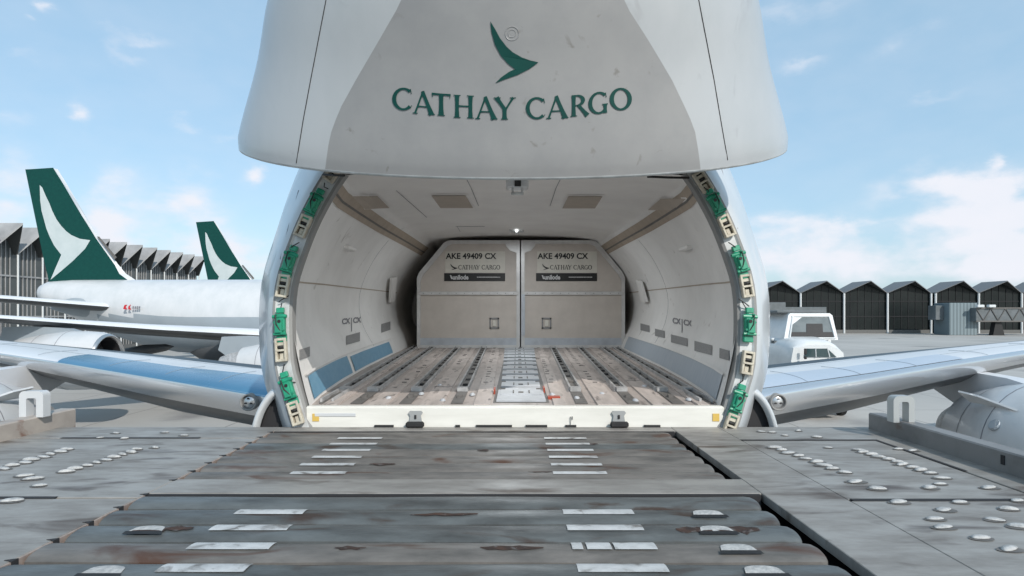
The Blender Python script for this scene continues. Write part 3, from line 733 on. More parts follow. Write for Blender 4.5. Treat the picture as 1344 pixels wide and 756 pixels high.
for side, X, L, zz in ((1,13.35,3.6,-3.45),(-1,14.3,3.6,-3.3)):
    c = (XC+side*X, 13.7, Zr(zz)); e = nacelle(c, (0,-1,0), 1.7, L, plane)
    pylon(e, [(XC+side*X,15.2,Zr(zz+1.55)),(XC+side*X,16.2,Zr(zz+1.70)),(XC+side*X,17.6,Zr(zz+1.75)),(XC+side*X,19.0,Zr(zz+1.7)),(XC+side*X,19.4,Zr(zz+1.2)),(XC+side*X,18.0,Zr(zz+.7)),(XC+side*X,16.5,Zr(zz+1.4))], .45)
    b = MB(); a = R(140 if side > 0 else 40); d = Vector((math.cos(a),0,math.sin(a))); c = Vector(c)
    p = c+Vector((0,.9,0))+d*1.68
    b.prism([p, p+Vector((0,1.5,0)), p+Vector((0,1.5,0))+d*.42, p+Vector((0,.9,0))+d*.36], Vector((d.z,0,-d.x))*.05); obj('strake', b, M['white'], e)
    b = MB(); b.lathe(c+Vector((0,1.25,0))+d*1.60+Vector((-.3*side,0,-.35)), d, [(0,.16),(.06,.14),(.06,0)], 12); obj('cowl_vent', b, M['lower'], e)
    # outboard engine farther along the wing
    Xo = 21.5; c2 = (XC+side*Xo, 18.5, Zr(-2.6)); e = nacelle(c2, (0,-1,0), 1.45, 3.6, plane)
    pylon(e, [(XC+side*Xo,19.8,Zr(-1.2)),(XC+side*Xo,21.5,Zr(-.9)),(XC+side*Xo,24,Zr(-1.0)),(XC+side*Xo,24,Zr(-1.8)),(XC+side*Xo,21,Zr(-1.8))], .35)
# main gear hint: nose wheels under the nose
b = MB(); b.tube([(XC,9.5,3.2),(XC,9.3,.6)], .14, 12); g = obj('nose_gear', b, M['steel'], plane, smooth=True)
for sx in (-.35,.35):
    b = MB(); b.lathe((XC+sx,9.3,.6), (1,0,0), [(-.16,.3),(-.16,.52),(-.1,.6),(.1,.6),(.16,.52),(.16,.3)], 28); wv = obj('wheel', b, M['black'], g, smooth=True)
    b = MB(); b.lathe((XC+sx,9.3,.6), (1,0,0), [(-.14,0),(-.14,.3),(.14,.3),(.14,0)], 20); obj('rim', b, M['ring'], wv)
for sx in (-2,2,-5,5):
    b = MB(); b.tube([(XC+sx,24,3.5),(XC+sx,24,.7)], .2, 10); g = obj('main_gear', b, M['steel'], plane)
    for dy in (-.8,.8):
        for dx in (-.45,.45):
            b = MB(); b.lathe((XC+sx+dx,24+dy,.62), (1,0,0), [(-.2,0),(-.2,.5),(-.12,.62),(.12,.62),(.2,.5),(.2,0)], 24); obj('wheel', b, M['black'], g)

# ================================================================== CONTAINERS IN THE HOLD
def container(side, label):
    YC = 15.0
    W = lambda x, y, Y=YC: P(x, y, Y)
    if side < 0: O = [(547.5,455.5),(547.5,365),(550,358),(583,318.5),(590,315.5),(682.3,315.5),(682.3,455.5)]
    else: O = [(684,455.5),(684,315.5),(777,315.5),(785,318.5),(816,356),(820,364),(820,455.5)]
    x0 = min(p[0] for p in O); x1 = max(p[0] for p in O)
    c = W((x0+x1)/2, 456.8); t = thing('cargo_container', label, 'container', (c.x, YC, Zr(fz(YC))), 'cargo containers standing in the hold')
    b = MB(); b.prism([W(*p) for p in O][::-1], (0,1.9,0)); body = obj('body', b, M['uld'], t)
    def inset(pl, k=4.0):
        cx = (x0+x1)/2; cy = 388
        return [(p[0]+(k if p[0] < cx else -k), p[1]+(k if p[1] < cy else -k*.6)) for p in pl]
    I = inset(O, 4.5); b = MB(); n = len(O)
    for i in range(n):
        j = (i+1) % n
        b.prism([W(*O[i]),W(*O[j]),W(*I[j]),W(*I[i])], (0,-.035,0))
    fr = obj('frame', b, M['uldframe'], t)
    b = MB(); a, c2 = W(x0+1.5,387.2), W(x1-1.5,382.6); b.box(a.x,c2.x,YC-.05,YC-.001,a.z,c2.z,bev=.006); obj('mid_rail', b, M['uldframe'], t)
    ux = x1-4 if side < 0 else x0+4; sgn = -1 if side < 0 else 1
    b = MB(); b.prism([W(ux,317),W(ux+sgn*16,317),W(ux+sgn*14,323),W(ux+sgn*9,329),W(ux,332)], (0,-.04,0)); obj('corner_gusset', b, M['uldframe'], t)
    a, c2 = W(x0+4,455.0), W(x1-4,443.5); b = MB(); b.box(a.x,c2.x,YC-.03,YC-.001,a.z,c2.z,bev=.004); obj('base_rail', b, M['uldbase'], t)
    b = MB(); a, c2 = W(x0+1,457.0), W(x1-1,455.2); b.box(a.x,c2.x,YC-.06,YC+1.9,Zr(fz(YC)+.006),a.z+.045); obj('pallet_base', b, M['uldframe'], t)
    if side > 0:
        b = MB(); a, c2 = W(684.5,440), W(689,386); b.box(a.x,c2.x,YC-.055,YC-.037,a.z,c2.z); obj('door_edge', b, M['uldbase'], t)
    # label
    lx = 583 if side < 0 else 703.5
    b = MB(); a, c2 = W(lx+1.5,358), W(lx+80,330); b.box(a.x,c2.x,YC-.012,YC-.001,a.z,c2.z); lp = obj('label_plate', b, M['label'], t)
    b = MB(); text_mb('AKE 49409 CX', 10.4, lambda x,y: W(lx+2.4+x, 339.6-y, YC-.016), b, .30, 1.0)
    obj('serial_text', b, M['ink'], lp)
    b = MB()
    f = lambda x, y: W(lx+18.5+(x-515)*.176*1.02+(1.5 if x > 683 else 0)*0, 354.0-(150-y)*.0-0+0, YC-.016)
    k = .175
    for ch,a0,a1,b0,b1 in WORDMARK:
        letter_strips(b, ch, lx+18.5+(a0-515)*k, lx+18.5+(a1-515)*k, 347.8, 353.8, lambda x,y: W(x,y,YC-.016))
    q = [(lx+8+(x-643)*.16, 346+(y-28)*.105) for x, y in BIRD]; b.add([W(x,y,YC-.016) for x,y in q], tri_fill(q))
    obj('operator_text', b, M['ink'], lp)
    b = MB(); a, c2 = W(lx,369), W(lx+80,358.6); b.box(a.x,c2.x,YC-.014,YC-.001,a.z,c2.z); bp = obj('black_strip', b, M['ink'], lp)
    b = MB(); text_mb('unilode', 8.2, lambda x,y: W(lx+11+x, 366.6-y, YC-.018), b, .28, .85)
    b.add([W(lx+7.5,361.2,YC-.018),W(lx+9,361.2,YC-.018),W(lx+11.5,366.2,YC-.018),W(lx+9.2,366.2,YC-.018)], [(0,1,2,3)])
    x = lx+43
    while x < lx+73:
        w_ = random.uniform(.5,1.6); b.add([W(x,364.3,YC-.018),W(x+w_,364.3,YC-.018),W(x+w_,363.2,YC-.018),W(x,363.2,YC-.018)], [(0,1,2,3)]); x += w_+.35
    obj('maker_text', b, M['inkwhite'], bp)
    # latch recess
    hx = 642.5 if side < 0 else 711
    b = MB()
    for (xa,ya,xb,yb) in ((hx,417,hx+12.5,419),(hx,429.5,hx+12.5,431.5),(hx,417,hx+1.8,431.5),(hx+10.7,417,hx+12.5,431.5)):
        a, c2 = W(xa,yb), W(xb,ya); b.box(a.x,c2.x,YC-.02,YC-.001,a.z,c2.z)
    h_ = obj('door_latch', b, M['grille'], t)
    b = MB(); a, c2 = W(hx+4,428.5), W(hx+9,420.5); b.box(a.x,c2.x,YC-.03,YC-.001,a.z,c2.z,bev=.006); obj('latch_handle', b, M['label'], h_)
    b = MB()
    for k2 in range(12):
        x = x0+8+k2*(x1-x0-16)/11; p = W(x, 384.9, YC-.05); b.lathe(p, (0,-1,0), [(0,.012),(.006,.010),(.008,0)], 6)
    obj('rivet', b, M['grille'], fr)
container(-1, 'tan cargo container in the hold, the left of the two, cut corner on its left')
container(1, 'tan cargo container in the hold, the right of the two, cut corner on its right')

# ================================================================== LOADER
DZ = -1.2
ld = thing('cargo_loader', 'grey steel cargo loader platform with worn rollers docked at the open nose', 'cargo loader', (-.5, 3, 0))
XL0, XL1, XR0, XR1 = -4.78, -2.42, 1.66, 3.74
def plate(x0,x1,y0,y1,name='deck_plate', th=.06, cham=.004):
    b = MB(); b.box(x0,x1,y0,y1,Zr(DZ-th),Zr(DZ),bev=cham); return obj(name, b, [M['deck']], ld)
# plates, butted with narrow dark gaps
plate(XL0,XL1,3.955,5.80); plate(XL0,XL1,5.83,6.38); plate(XL0,XL1,-1.5,3.925)
plate(XL1+.004,XR0-.004,6.17,6.38); plate(XL1+.004,XR0-.004,4.045,4.385)
plate(XR0,2.15,-1.5,6.38); plate(2.154,XR1,5.73,6.38); plate(2.154,3.40,3.91,5.70); plate(3.425,XR1,3.91,5.726); plate(2.154,XR1,-1.5,3.875)
b = MB(); b.box(XL0+.02,XR1-.02,-1.45,6.36,Zr(DZ-.42),Zr(DZ-.20)); obj('platform_frame', b, M['dark'], ld)
# left cut edge with notches
b = MB()
for y0, y1 in ((4.4,6.165),(-1.5,4.04)):
    b.box(XL1, XL1+.012, y0, y1, Zr(DZ-.075), Zr(DZ-.003))
eo = obj('plate_edge', b, M['deckside'], ld)
b = MB(); b2 = MB()
ys = [6.12-.25*k for k in range(8)]+[4.03-.268*k for k in range(14)]
for y in ys:
    b.prism([Vector((XL1-.035,y-.012,Zr(DZ+.003))),Vector((XL1+.016,y-.030,Zr(DZ+.003))),Vector((XL1+.016,y+.012,Zr(DZ+.003)))], (0,0,-.08))
    b2.prism([Vector((XR0+.004,y-.05,Zr(DZ+.003))),Vector((XR0+.004,y+.05,Zr(DZ+.003))),Vector((XR0+.035,y,Zr(DZ+.003)))][::-1], (0,0,-.02))
split('edge_notch', b, M['dark'], eo)
# rollers
RX0, RX1 = XL1+.03, XR0-.10
def rollerx(y, r, m, zc):
    b = MB(); n = 9; rows = []
    xs = [RX0, RX0+.01]+[RX0+.01+(RX1-RX0-.02)*k/30 for k in range(1,30)]+[RX1-.05, RX1-.015, RX1]
    for x in xs:
        e = 1.0
        if x > RX1-.04: e = .93
        if x > RX1-.005: e = .80
        jig = .0025*math.sin(x*3.1+y*7)
        rows.append([Vector((x, y+r*e*math.cos(math.pi*k/n), Zr(zc)+jig+.055*e*math.sin(math.pi*k/n)**.75-.04*(1 if k in (0,n) else 0))) for k in range(n+1)])
    b.grid(rows); b.add(rows[0], [list(range(n+1))]); b.add(rows[-1], [list(range(n+1))[::-1]])
    return obj('roller', b, m, ld, smooth=True, auto=45)
def tape(y, x0, x1, r, zc, parent, name, m, a0=50, a1=128):
    b = MB(); rows = []
    for x in (x0,(x0+x1)/2,x1):
        rows.append([Vector((x, y+r*math.cos(R(a))*1.0, Zr(zc)+.055*math.sin(R(a))**.75+.005)) for a in range(a0,a1,4)])
    b.grid(rows, flip=True); return obj(name, b, m, parent, smooth=True)
ry = [(6.03-.25*k, .118) for k in range(7)]+[(3.905-.268*k, .121) for k in range(20)]
for i, (y, r) in enumerate(ry):
    if y < -1.3: break
    near = y < 4.03; zc = DZ-.05
    o = rollerx(y, r, M['roller'] if (near or i in (2,)) and i % 5 else M['roller2'], zc)
    tape(y, -1.65+random.uniform(-.015,.015), -1.23+random.uniform(-.01,.01), r, zc, o, 'grip_strip', M['strip'], 46 if near else 58, 110 if near else 108) if i > 0 and i != 7 else None
    if i > 0 and i != 7:
        x0 = .305
        if i == 10:
            for a, c in ((0,.055),(.075,.20),(.215,.43)): tape(y, x0+a, x0+c, r, zc, o, 'grip_strip', M['strip'], 46, 110)
        else: tape(y, x0, x0+(.42 if near else .40), r, zc, o, 'grip_strip', M['strip'], 46 if near else 58, 110 if near else 108)
    # curved lug near each end of the near rollers
    if near and i > 7:
        for lx in [(1.12+.02*(i%3))]+([-2.0+.06*((i*7)%3)] if i%2 else []):
            b = MB(); rows = []
            for k in range(9):
                a = math.pi*k/8; h = .05*math.sin(a)
                rows.append([Vector((lx-.095*math.cos(a), y-.06, Zr(zc+.048))), Vector((lx-.09*math.cos(a), y-.045+h*.6, Zr(zc+.058+.004*math.sin(a)))), Vector((lx-.08*math.cos(a), y+.0+h*.7, Zr(zc+.060)))])
            b.grid(rows); lg = obj('lug', b, M['stud'], o, smooth=True)
            b = MB(); b.add([(lx-.105,y-.085,Zr(zc+.056)),(lx+.11,y-.085,Zr(zc+.056)),(lx+.10,y-.055,Zr(zc+.062)),(lx-.10,y-.055,Zr(zc+.062))],[(0,1,2,3)])
            obj('lug_shadow', b, M['black'], lg)  # black strip painted as the lug's dark shadow
# worn rust patches lying on the rollers
for k, x0, x1, a0, a1 in ((9,.90,1.10,80,122),(9,1.12,1.36,70,125),(9,-2.08,-1.9,80,128),(9,-1.95,-1.76,74,110),(2,.66,.78,70,110),(5,-1.12,-.92,60,104),(3,-.30,-.20,70,108),(8,-.6,-.2,96,116),(10,-.16,.16,84,110),(10,-.9,-.74,88,110),(6,.12,.34,66,84),(12,-1.2,-.7,84,118),(13,.2,.6,84,110)):
    y, r = ry[k]; rnd = random.Random(k+int(x0*90)); b = MB(); rows = []; n_ = 9
    for q in range(n_):
        u = q/(n_-1); x = x0+(x1-x0)*u; e = math.sin(math.pi*min(.97,max(.03,u)))**.5; am = (a0+a1)/2+rnd.uniform(-4,4); hw = (a1-a0)/2*e*rnd.uniform(.6,1.1)
        rows.append([Vector((x+rnd.uniform(-.004,.004), y+r*math.cos(R(am+hw*v)), Zr(DZ-.05)+.055*math.sin(R(am+hw*v))**.75+.0045)) for v in (-1,-.5,0,.5,1)])
    b.grid(rows); obj('rust_patch', b, M['rust'], ld, smooth=True)
# slots in the plates
b = MB()
for x0,x1,y in ((-4.3,-2.98,5.815),(2.15,3.4,5.715),(2.17,3.42,3.893),(-4.7,-2.95,3.94)):
    b.box(x0,x1,y-.022,y+.022,Zr(DZ+.0015),Zr(DZ+.004))
b.prism([Vector((3.395,5.735,Zr(DZ+.0012))),Vector((3.43,5.735,Zr(DZ+.0012))),Vector((3.44,4.60,Zr(DZ+.0012))),Vector((3.41,4.60,Zr(DZ+.0012)))], (0,0,.003))
b.box(XL1+.02, XR0-.02, 4.012, 4.043, Zr(DZ-.07), Zr(DZ-.004)); b.box(XL1+.02, XR0-.02, 6.145, 6.168, Zr(DZ-.07), Zr(DZ-.004))
split('deck_slot', b, M['dark'], ld)
# front bumper pads
b = MB()
for x0, x1 in ((492,517),(598,604),(625,672),(690,718),(742,756),(845,866)):
    a = P(x0,558,6.39); c = P(x1,558,6.39); b.box(a.x,c.x,6.36,6.40,Zr(DZ+.001),Zr(DZ+.022))
split('bumper_pad', b, M['black'], ld)
# casters on the plates
cast = []
for k in range(9): cast.append((2.33+.15*k/8, 5.40-.105*k, .062,.038,.018))
for k in range(10): cast.append((3.0+.12*k/9, 5.30-.085*k, .062,.034,.018))
for k in range(8): cast.append((-3.90+.0*k, 5.33-.095*k, .062,.036,.018))
for k in range(8): cast.append((-3.26-.10*k/7, 5.22-.092*k, .062,.036,.018))
for px, py in ((1149,642),(1218,641),(1296,641),(1182,660),(1260,660),(1241,670),(1224,682),(1240,693),(1336,658),(1325,669),(1306,683),(1336,692),(1288,707),(1327,722),(1232,636),(1180,590),(1085,588),(1198,592),(31,625),(43,629),(50,638),(14,658),(131,575),(150,569),(165,576),(215,568),(242,572),(180,590),(203,588),(997,567),(1013,568),(1030,572),(1048,566),(1070,574),(1235,628),(1125,633)):
    Y = 1.2*F/(py-CY0); q = P(px,py,Y); s_ = 1.0 if py > 600 else .75; cast.append((q.x, q.y, .062*s_,.04*s_,.016*s_))
for i, (x, y, rx, ry_, rz) in enumerate(cast[:98]):
    b = MB(); rnd = random.Random(i); k_ = rnd.uniform(.75,1.2); rx *= k_; ry_ *= k_*rnd.uniform(.8,1.1); rz *= rnd.uniform(.6,1.1); x += rnd.uniform(-.015,.015)
    ang = rnd.uniform(-.5,.5); rows = []
    for k in range(5):
        a = math.pi/2*k/4; row = []
        for q in range(12):
            t = 2*math.pi*q/12; ex = rx*math.cos(a)*math.cos(t)*(1 if math.cos(t) > 0 else .85); ey = ry_*math.cos(a)*math.sin(t)*(1 if math.sin(t) > 0 else .55)
            row.append(Vector((x+ex*math.cos(ang)-ey*math.sin(ang), y+ex*math.sin(ang)+ey*math.cos(ang), Zr(DZ+.006+rz*math.sin(a)))))
        rows.append(row)
    b.grid(rows, True); o = obj('ball_caster', b, M['stud'], ld, smooth=True)
    b = MB(); n = 12; b.add([Vector((x+rx*1.18*math.cos(2*math.pi*k/n), y-.006+ry_*1.1*math.sin(2*math.pi*k/n), Zr(DZ+.004))) for k in range(n)], [list(range(n))])
    obj('caster_socket', b, M['trackdark'], o)
# guide walls
b = MB(); b.box(XR1-.06, XR1+.10, -1.5, 6.30, Zr(DZ-.1), Zr(DZ+.165), bev=.012); gw = obj('guide_wall', b, M['guide'], ld)
b = MB(); b.box(XR1-.066, XR1-.058, 4.55,4.585, Zr(DZ+.06), Zr(DZ+.13)); obj('guide_slot', b, M['dark'], gw)
b = MB(); b.box(XL0-.12, XL0+.05, -1.5, 6.62, Zr(DZ-.1), Zr(DZ+.16), bev=.012); gl = obj('guide_wall', b, M['guide_lit'], ld)
b = MB(); b.box(XL0-.4, XL0-.125, -1.5, 6.3, Zr(DZ-.35), Zr(DZ-.1)); obj('walkway', b, M['deck'], ld)
b = MB(); b.box(XR1+.11, XR1+.4, -1.5, 6.2, Zr(DZ-.35), Zr(DZ-.1)); obj('walkway', b, M['deck'], ld)
def hoop(cx, cy, z0, w, h, th, dpt, m, inner):
    b = MB(); pts = []
    prof = [(-w/2,0)]+[(-w/2+.05*(1-math.cos(a)), h-.05+.05*math.sin(a)) for a in [R(15*k) for k in range(7)]]+[(w/2-.05*(1-math.cos(a)), h-.05+.05*math.sin(a)) for a in [R(90-15*k) for k in range(7)]]+[(w/2,0)]
    inn = [(-w/2+th,0)]+[(-w/2+th+.02*(1-math.cos(a)), h-th-.02+.02*math.sin(a)) for a in [R(15*k) for k in range(7)]]+[(w/2-th-.02*(1-math.cos(a)), h-th-.02+.02*math.sin(a)) for a in [R(90-15*k) for k in range(7)]]+[(w/2-th,0)]
    rows = []
    for dy, pr in ((-dpt/2,inn),(-dpt/2,prof),(dpt/2,prof),(dpt/2,inn),(-dpt/2,inn)):
        rows.append([Vector((cx+x, cy+dy, z0+z)) for x, z in pr])
    b.grid(rows, flip=True); o = obj('lashing_hoop', b, m, ld, auto=30)
    return o
hoop(3.70, 5.80, Zr(DZ+.16), .20, .25, .055, .10, mat('hoop_grey',(.40,.42,.42),.4,metal=.3), None)
hoop(-4.79, 6.12, Zr(DZ+.155), .24, .26, .07, .10, M['white'], None)
# chassis under the platform
b = MB()
for x in (-4.2, 3.2):
    for sgn in (-1,1):
        a = Vector((x, 2.2-sgn*2.6, .9)); c = Vector((x+.14*sgn, 2.2+sgn*2.6, Zr(DZ-.42)))
        d = (c-a).normalized(); b.obox((a+c)/2, (Vector((1,0,0)), d, d.cross(Vector((1,0,0)))), (.06,(c-a).length/2,.14))
split('scissor_arm', b, M['guide'], ld)
b = MB(); b.box(-4.6,3.6,-1.4,6.0,.55,.95,bev=.03); obj('chassis', b, M['guide'], ld)
for x in (-4.3,3.3):
    for y in (-.5,5):
        b = MB(); b.lathe((x,y,.5),(1,0,0),[(-.2,0),(-.2,.42),(-.12,.5),(.12,.5),(.2,.42),(.2,0)],24); obj('wheel', b, M['black'], ld)

# ================================================================== PARKED AIRLINERS
def airliner(YA, label, full=True, xs=0.0, prof=None):
    G = lambda x, y, Y=YA: P(x, y, Y)
    return G
A = thing('parked_airliner', 'white twin jet with a green fin parked behind the left wing, nearest of the two', 'aircraft', (-16, 46, 0))
YA = 46; zc0 = -.33; rF = 2.8
st = [(-35.6,1.55,.25),(-35.4,1.45,.62),(-34.8,1.35,.98),(-33,1.05,1.40),(-31,.62,1.84),(-29,.22,2.24),(-27,-.08,2.54),(-25,-.26,2.73),(-23,-.33,2.8),(-10,-.33,2.8),(6,-.33,2.8),(11,-.33,2.7),(14,-.5,2.2),(16.5,-.8,1.3),(17.5,-1.0,.2)]
b = MB(); NB = 48
def Arow(s): return [Vector((s[0], YA+s[2]*math.sin(2*math.pi*k/NB), Zr(s[1]+s[2]*math.cos(2*math.pi*k/NB)))) for k in range(NB)]
D = []
for a, c in zip(st, st[1:]):
    for i in range(4): D.append(tuple(p+(q-p)*i/4 for p,q in zip(a,c)))
D.append(st[-1]); rows = [Arow(s) for s in D]; b.grid(rows, True)
for k, f in enumerate(b.f):
    cz = sum(b.v[i].z for i in f)/4
    if cz < Zr(-.25) and D[k//NB][0] > -30.5: b.m[k] = 1
obj('fuselage', b, [M['white'], M['lower']], A, smooth=True)
def fin(A, Y, k, x0, y0, name='tail_fin', th=.45):
    """k metres-per-photo-step; outline traced from the photo at distance Y"""
    G = lambda x, y, dy=0: Vector((((x-36)*k+x0-CX0)/F*Y, Y+dy, CZ+(CY0-((y-222)*k+y0))/F*Y))
    LE = [(70,221),(85,243),(100,266),(115,289),(129,311),(142,329),(155,347),(165,359),(178,367.5),(190,371),(190,378)]
    TE = [(66,378),(36,223)]
    pl = TE+LE; n = len(pl)
    b = MB(); mid = [G(x,y) for x,y in pl]
    ins = lambda p, dy: G(p[0]+(66+(129-66)*.5-p[0])*.10, p[1]+(300-p[1])*.0, dy)
    fr = [ins(p,-th/2) for p in pl]; bk = [ins(p,th/2) for p in pl]
    b.add(mid+fr, [(i,(i+1)%n,n+(i+1)%n,n+i) for i in range(n)], 1); b.add(fr, [list(range(n))[::-1]], 0)
    b.add(mid+bk, [(i,n+i,n+(i+1)%n,(i+1)%n) for i in range(n)], 1); b.add(bk, [list(range(n))], 0)
    fo = obj(name, b, [M['green'], M['white']], A)
    # green base near the trailing edge side
    b = MB(); g = [(36.5,223.3),(68,222),(84.5,244.5),(99.5,267.5),(114.5,290.5),(128,312.5),(141,331),(153,348),(164.5,369.8),(67.5,369.8),(60,338)]
    b.prism([G(x,y,-th/2-.02) for x,y in g][::-1], (0,.03,0)); obj('fin_paint', b, M['green'], fo)
    b = MB(); wp = [(247,150),(262,165),(283,215),(303,255),(320,300),(345,350),(370,385),(400,417),(430,440),(480,462),(540,470),(510,520),(440,590),(370,650),(310,700),(335,640),(372,555),(330,500),(305,450),(285,400),(258,300),(250,240)]
    q = [(x/4.444,210+y/4.444) for x,y in wp]; b.add([G(x,y,-th/2-.035) for x,y in q], tri_fill(q)); obj('fin_emblem', b, M['finwhite'], fo)
    b = MB(); b.prism([G(x,y,-th/2-.03) for x,y in ((130,311),(133,311),(156,338),(153,341))], (0,.02,0)); obj('fin_panel', b, M['trackdark'], fo)
    return fo
fin(A, 46, 1.0, 36, 222)
# stabiliser, near side: root on the tail, sweeping towards the camera
def slab(name, secs, m, parent, k=.5):
    """secs: list of (le point, chord vector, thickness)"""
    b = MB(); rows = []
    for le, ch, th in secs:
        le = Vector(le); ch = Vector(ch); r = []
        for c, h in ((1,0),(.75,.4),(.4,.9),(.15,.85),(.04,.5),(0,0),(.04,-.5),(.15,-.8),(.4,-.7),(.75,-.3)): r.append(le+ch*c+Vector((0,0,h*th/2)))
        rows.append(r)
    b.grid(rows, True)
    for k_ in range(len(b.f)): b.m[k_] = 1 if 5 <= k_ % 10 else 0
    m = (m if isinstance(m, list) else [m])+[M['wing_shade']]
    b.add(rows[-1], [list(range(10))]); b.add(rows[0], [list(range(10))[::-1]]); return obj(name, b, m, parent, smooth=True, auto=60)
slab('tailplane', [((-28.6,44.2,Zr(.35)),(-4.8,0,.1),.75),((-32.0,39,Zr(.85)),(-3.6,0,.1),.55),((-36.4,33.0,Zr(1.35)),(-2.2,0,.1),.32)], M['wingwhite'], A)
slab('tailplane', [((-28.6,47.8,Zr(.35)),(-4.8,0,.1),.75),((-36.4,59.0,Zr(1.35)),(-2.2,0,.1),.32)], M['wingwhite'], A)
b = MB(); 
for s_, rr in (((-31.2),1),):
    rows = []
    for k in range(9):
        u = k/8; x = -33.6+u*6.0; r1 = .95*math.sin(math.pi*min(1,max(.03,u)))**.6
        rows.append([Vector((x, 44.45+.35*u+ -0.65*r1*math.cos(a)*.9, Zr(.42+r1*.85*math.sin(a)))) for a in [2*math.pi*q/16 for q in range(16)]])
    b.grid(rows, True)
obj('tailplane_fairing', b, M['lower'], A, smooth=True)
# main wing near side
slab('wing', [((-11.0,44,Zr(-2.0)),(-9.5,0,.1),1.5),((-14.6,41.8,Zr(-1.72)),(-7.5,0,.1),1.2),((-20.2,35.0,Zr(-1.0)),(-5.5,0,.1),.75),((-24.6,29.6,Zr(-.30)),(-3.6,0,.1),.42),((-31,22,Zr(.55)),(-1.8,0,.1),.22)], [M['wingwhite']], A)
slab('wing', [((-11.0,48,Zr(-2.0)),(-9.5,0,.1),1.5),((-24,66,Zr(-.4)),(-4,0,.1),.45),((-31,78,Zr(.5)),(-1.8,0,.1),.22)], [M['wingwhite']], A)
b = MB(); b.lathe((-24.5, 45.5, Zr(-2.6)), (1,0,0), [(0,.1),(1.5,1.0),(4,1.7),(14,1.8),(18,.1)], 24); obj('wing_fairing', b, M['wing_shade'], A, smooth=True)
for (ex, ey, ez, rn, ln) in ((-20.55,31.2,-2.45,1.50,4.6),(-11.2,35.0,-3.05,1.45,4.2)):
    e = nacelle((ex,ey,Zr(ez)), (1,0,0), rn, ln, A)
    b = MB(); b.prism([Vector((ex-.9,ey-.15,Zr(ez+rn*.86))),Vector((ex-2.0,ey-.15,Zr(ez+rn+.12))),Vector((ex-4.0,ey-.15,Zr(ez+rn+.25))),Vector((ex-5.4,ey-.15,Zr(ez+rn+.2))),Vector((ex-5.6,ey-.15,Zr(ez+.9))),Vector((ex-4.8,ey-.15,Zr(ez+.3))),Vector((ex-4,ey-.15,Zr(ez+.4)))], (0,.35,0))
    obj('pylon', b, M['lower'], e)
for (fx, fy, fz_) in ((-25.5,33.0,-1.35),(-22.6,37.5,-2.1),(-15.6,38.5,-2.6)):
    b = MB(); b.lathe((fx+1.8,fy,Zr(fz_)), (-1,0,-.12), [(0,.02),(.5,.22),(1.8,.34),(3.2,.25),(4.2,.02)], 12); obj('flap_fairing', b, M['wing_shade'], A, smooth=True)
for gx, gy in ((-14,43),(-14,49),(9,46)):
    b = MB(); b.tube([(gx,gy,3.2),(gx,gy,.6)], .16, 8); g = obj('landing_gear', b, M['steel'], A)
    for dx in (-.75,.75):
        for dy in (-.4,.4):
            b = MB(); b.lathe((gx+dx,gy+dy,.6),(0,1,0),[(-.18,0),(-.18,.5),(-.1,.6),(.1,.6),(.18,.5),(.18,0)],20); obj('wheel', b, M['black'], g)
# registration marks
b = MB(); Ym = 43.17
for pts in ([(161.5,405),(163.5,400),(167,400),(165,403),(167,406),(163,406)],[(168,406),(168.5,402),(172,399.5),(170.5,403),(172,406.5)]): b.prism([P(x,y,Ym) for x,y in pts][::-1], (0,.02,0))
obj('red_marking', b, M['red'], A)
b = MB()
for x in (173.5,176.3,179,181.6):
    b.prism([P(x,405.5,Ym),P(x+1.9,405.5,Ym),P(x+2.3,402,Ym),P(x+.5,402,Ym)], (0,.02,0))
obj('grey_marking', b, M['greyink'], A)

B2 = thing('parked_airliner', 'more distant airliner showing only its smaller green fin over the nearer fuselage', 'aircraft', (-30, 80, 0))
YB = 80; b = MB(); rows = []
for s in [(-42.6,1.5,.2),(-41,1.2,1.0),(-38,.5,1.9),(-34,-.1,2.6),(-30,-.33,2.8),(-5,-.33,2.8),(0,-.4,2.6),(4,-.9,1.3),(5,-1,.1)]:
    rows.append([Vector((s[0], YB+s[2]*math.sin(2*math.pi*k/32), Zr(s[1]+s[2]*math.cos(2*math.pi*k/32)))) for k in range(32)])
b.grid(rows, True); obj('fuselage', b, M['white'], B2, smooth=True)
fin(B2, 80, .64, 258, 291, th=.4)
slab('wing', [((-16,78,Zr(-2)),(-8,0,.1),1.2),((-29,60,Zr(-.2)),(-3,0,.1),.3)], [M['wingwhite']], B2)
slab('wing', [((-16,82,Zr(-2)),(-8,0,.1),1.2),((-29,100,Zr(-.2)),(-3,0,.1),.3)], [M['wingwhite']], B2)
slab('tailplane', [((-36,78,Zr(.6)),(-4,0,.1),.6),((-41,70,Zr(1.1)),(-2,0,.1),.3)], [M['wingwhite']], B2)
slab('tailplane', [((-36,82,Zr(.6)),(-4,0,.1),.6),((-41,90,Zr(1.1)),(-2,0,.1),.3)], [M['wingwhite']], B2)
for gx, gy in ((-18,77),(-18,83),(-1,80)):
    b = MB(); b.tube([(gx,gy,3.2),(gx,gy,.6)], .16, 8); b.lathe((gx,gy,.6),(0,1,0),[(-.3,0),(-.3,.5),(-.2,.6),(.2,.6),(.3,.5),(.3,0)],20); obj('landing_gear', b, M['black'], B2)

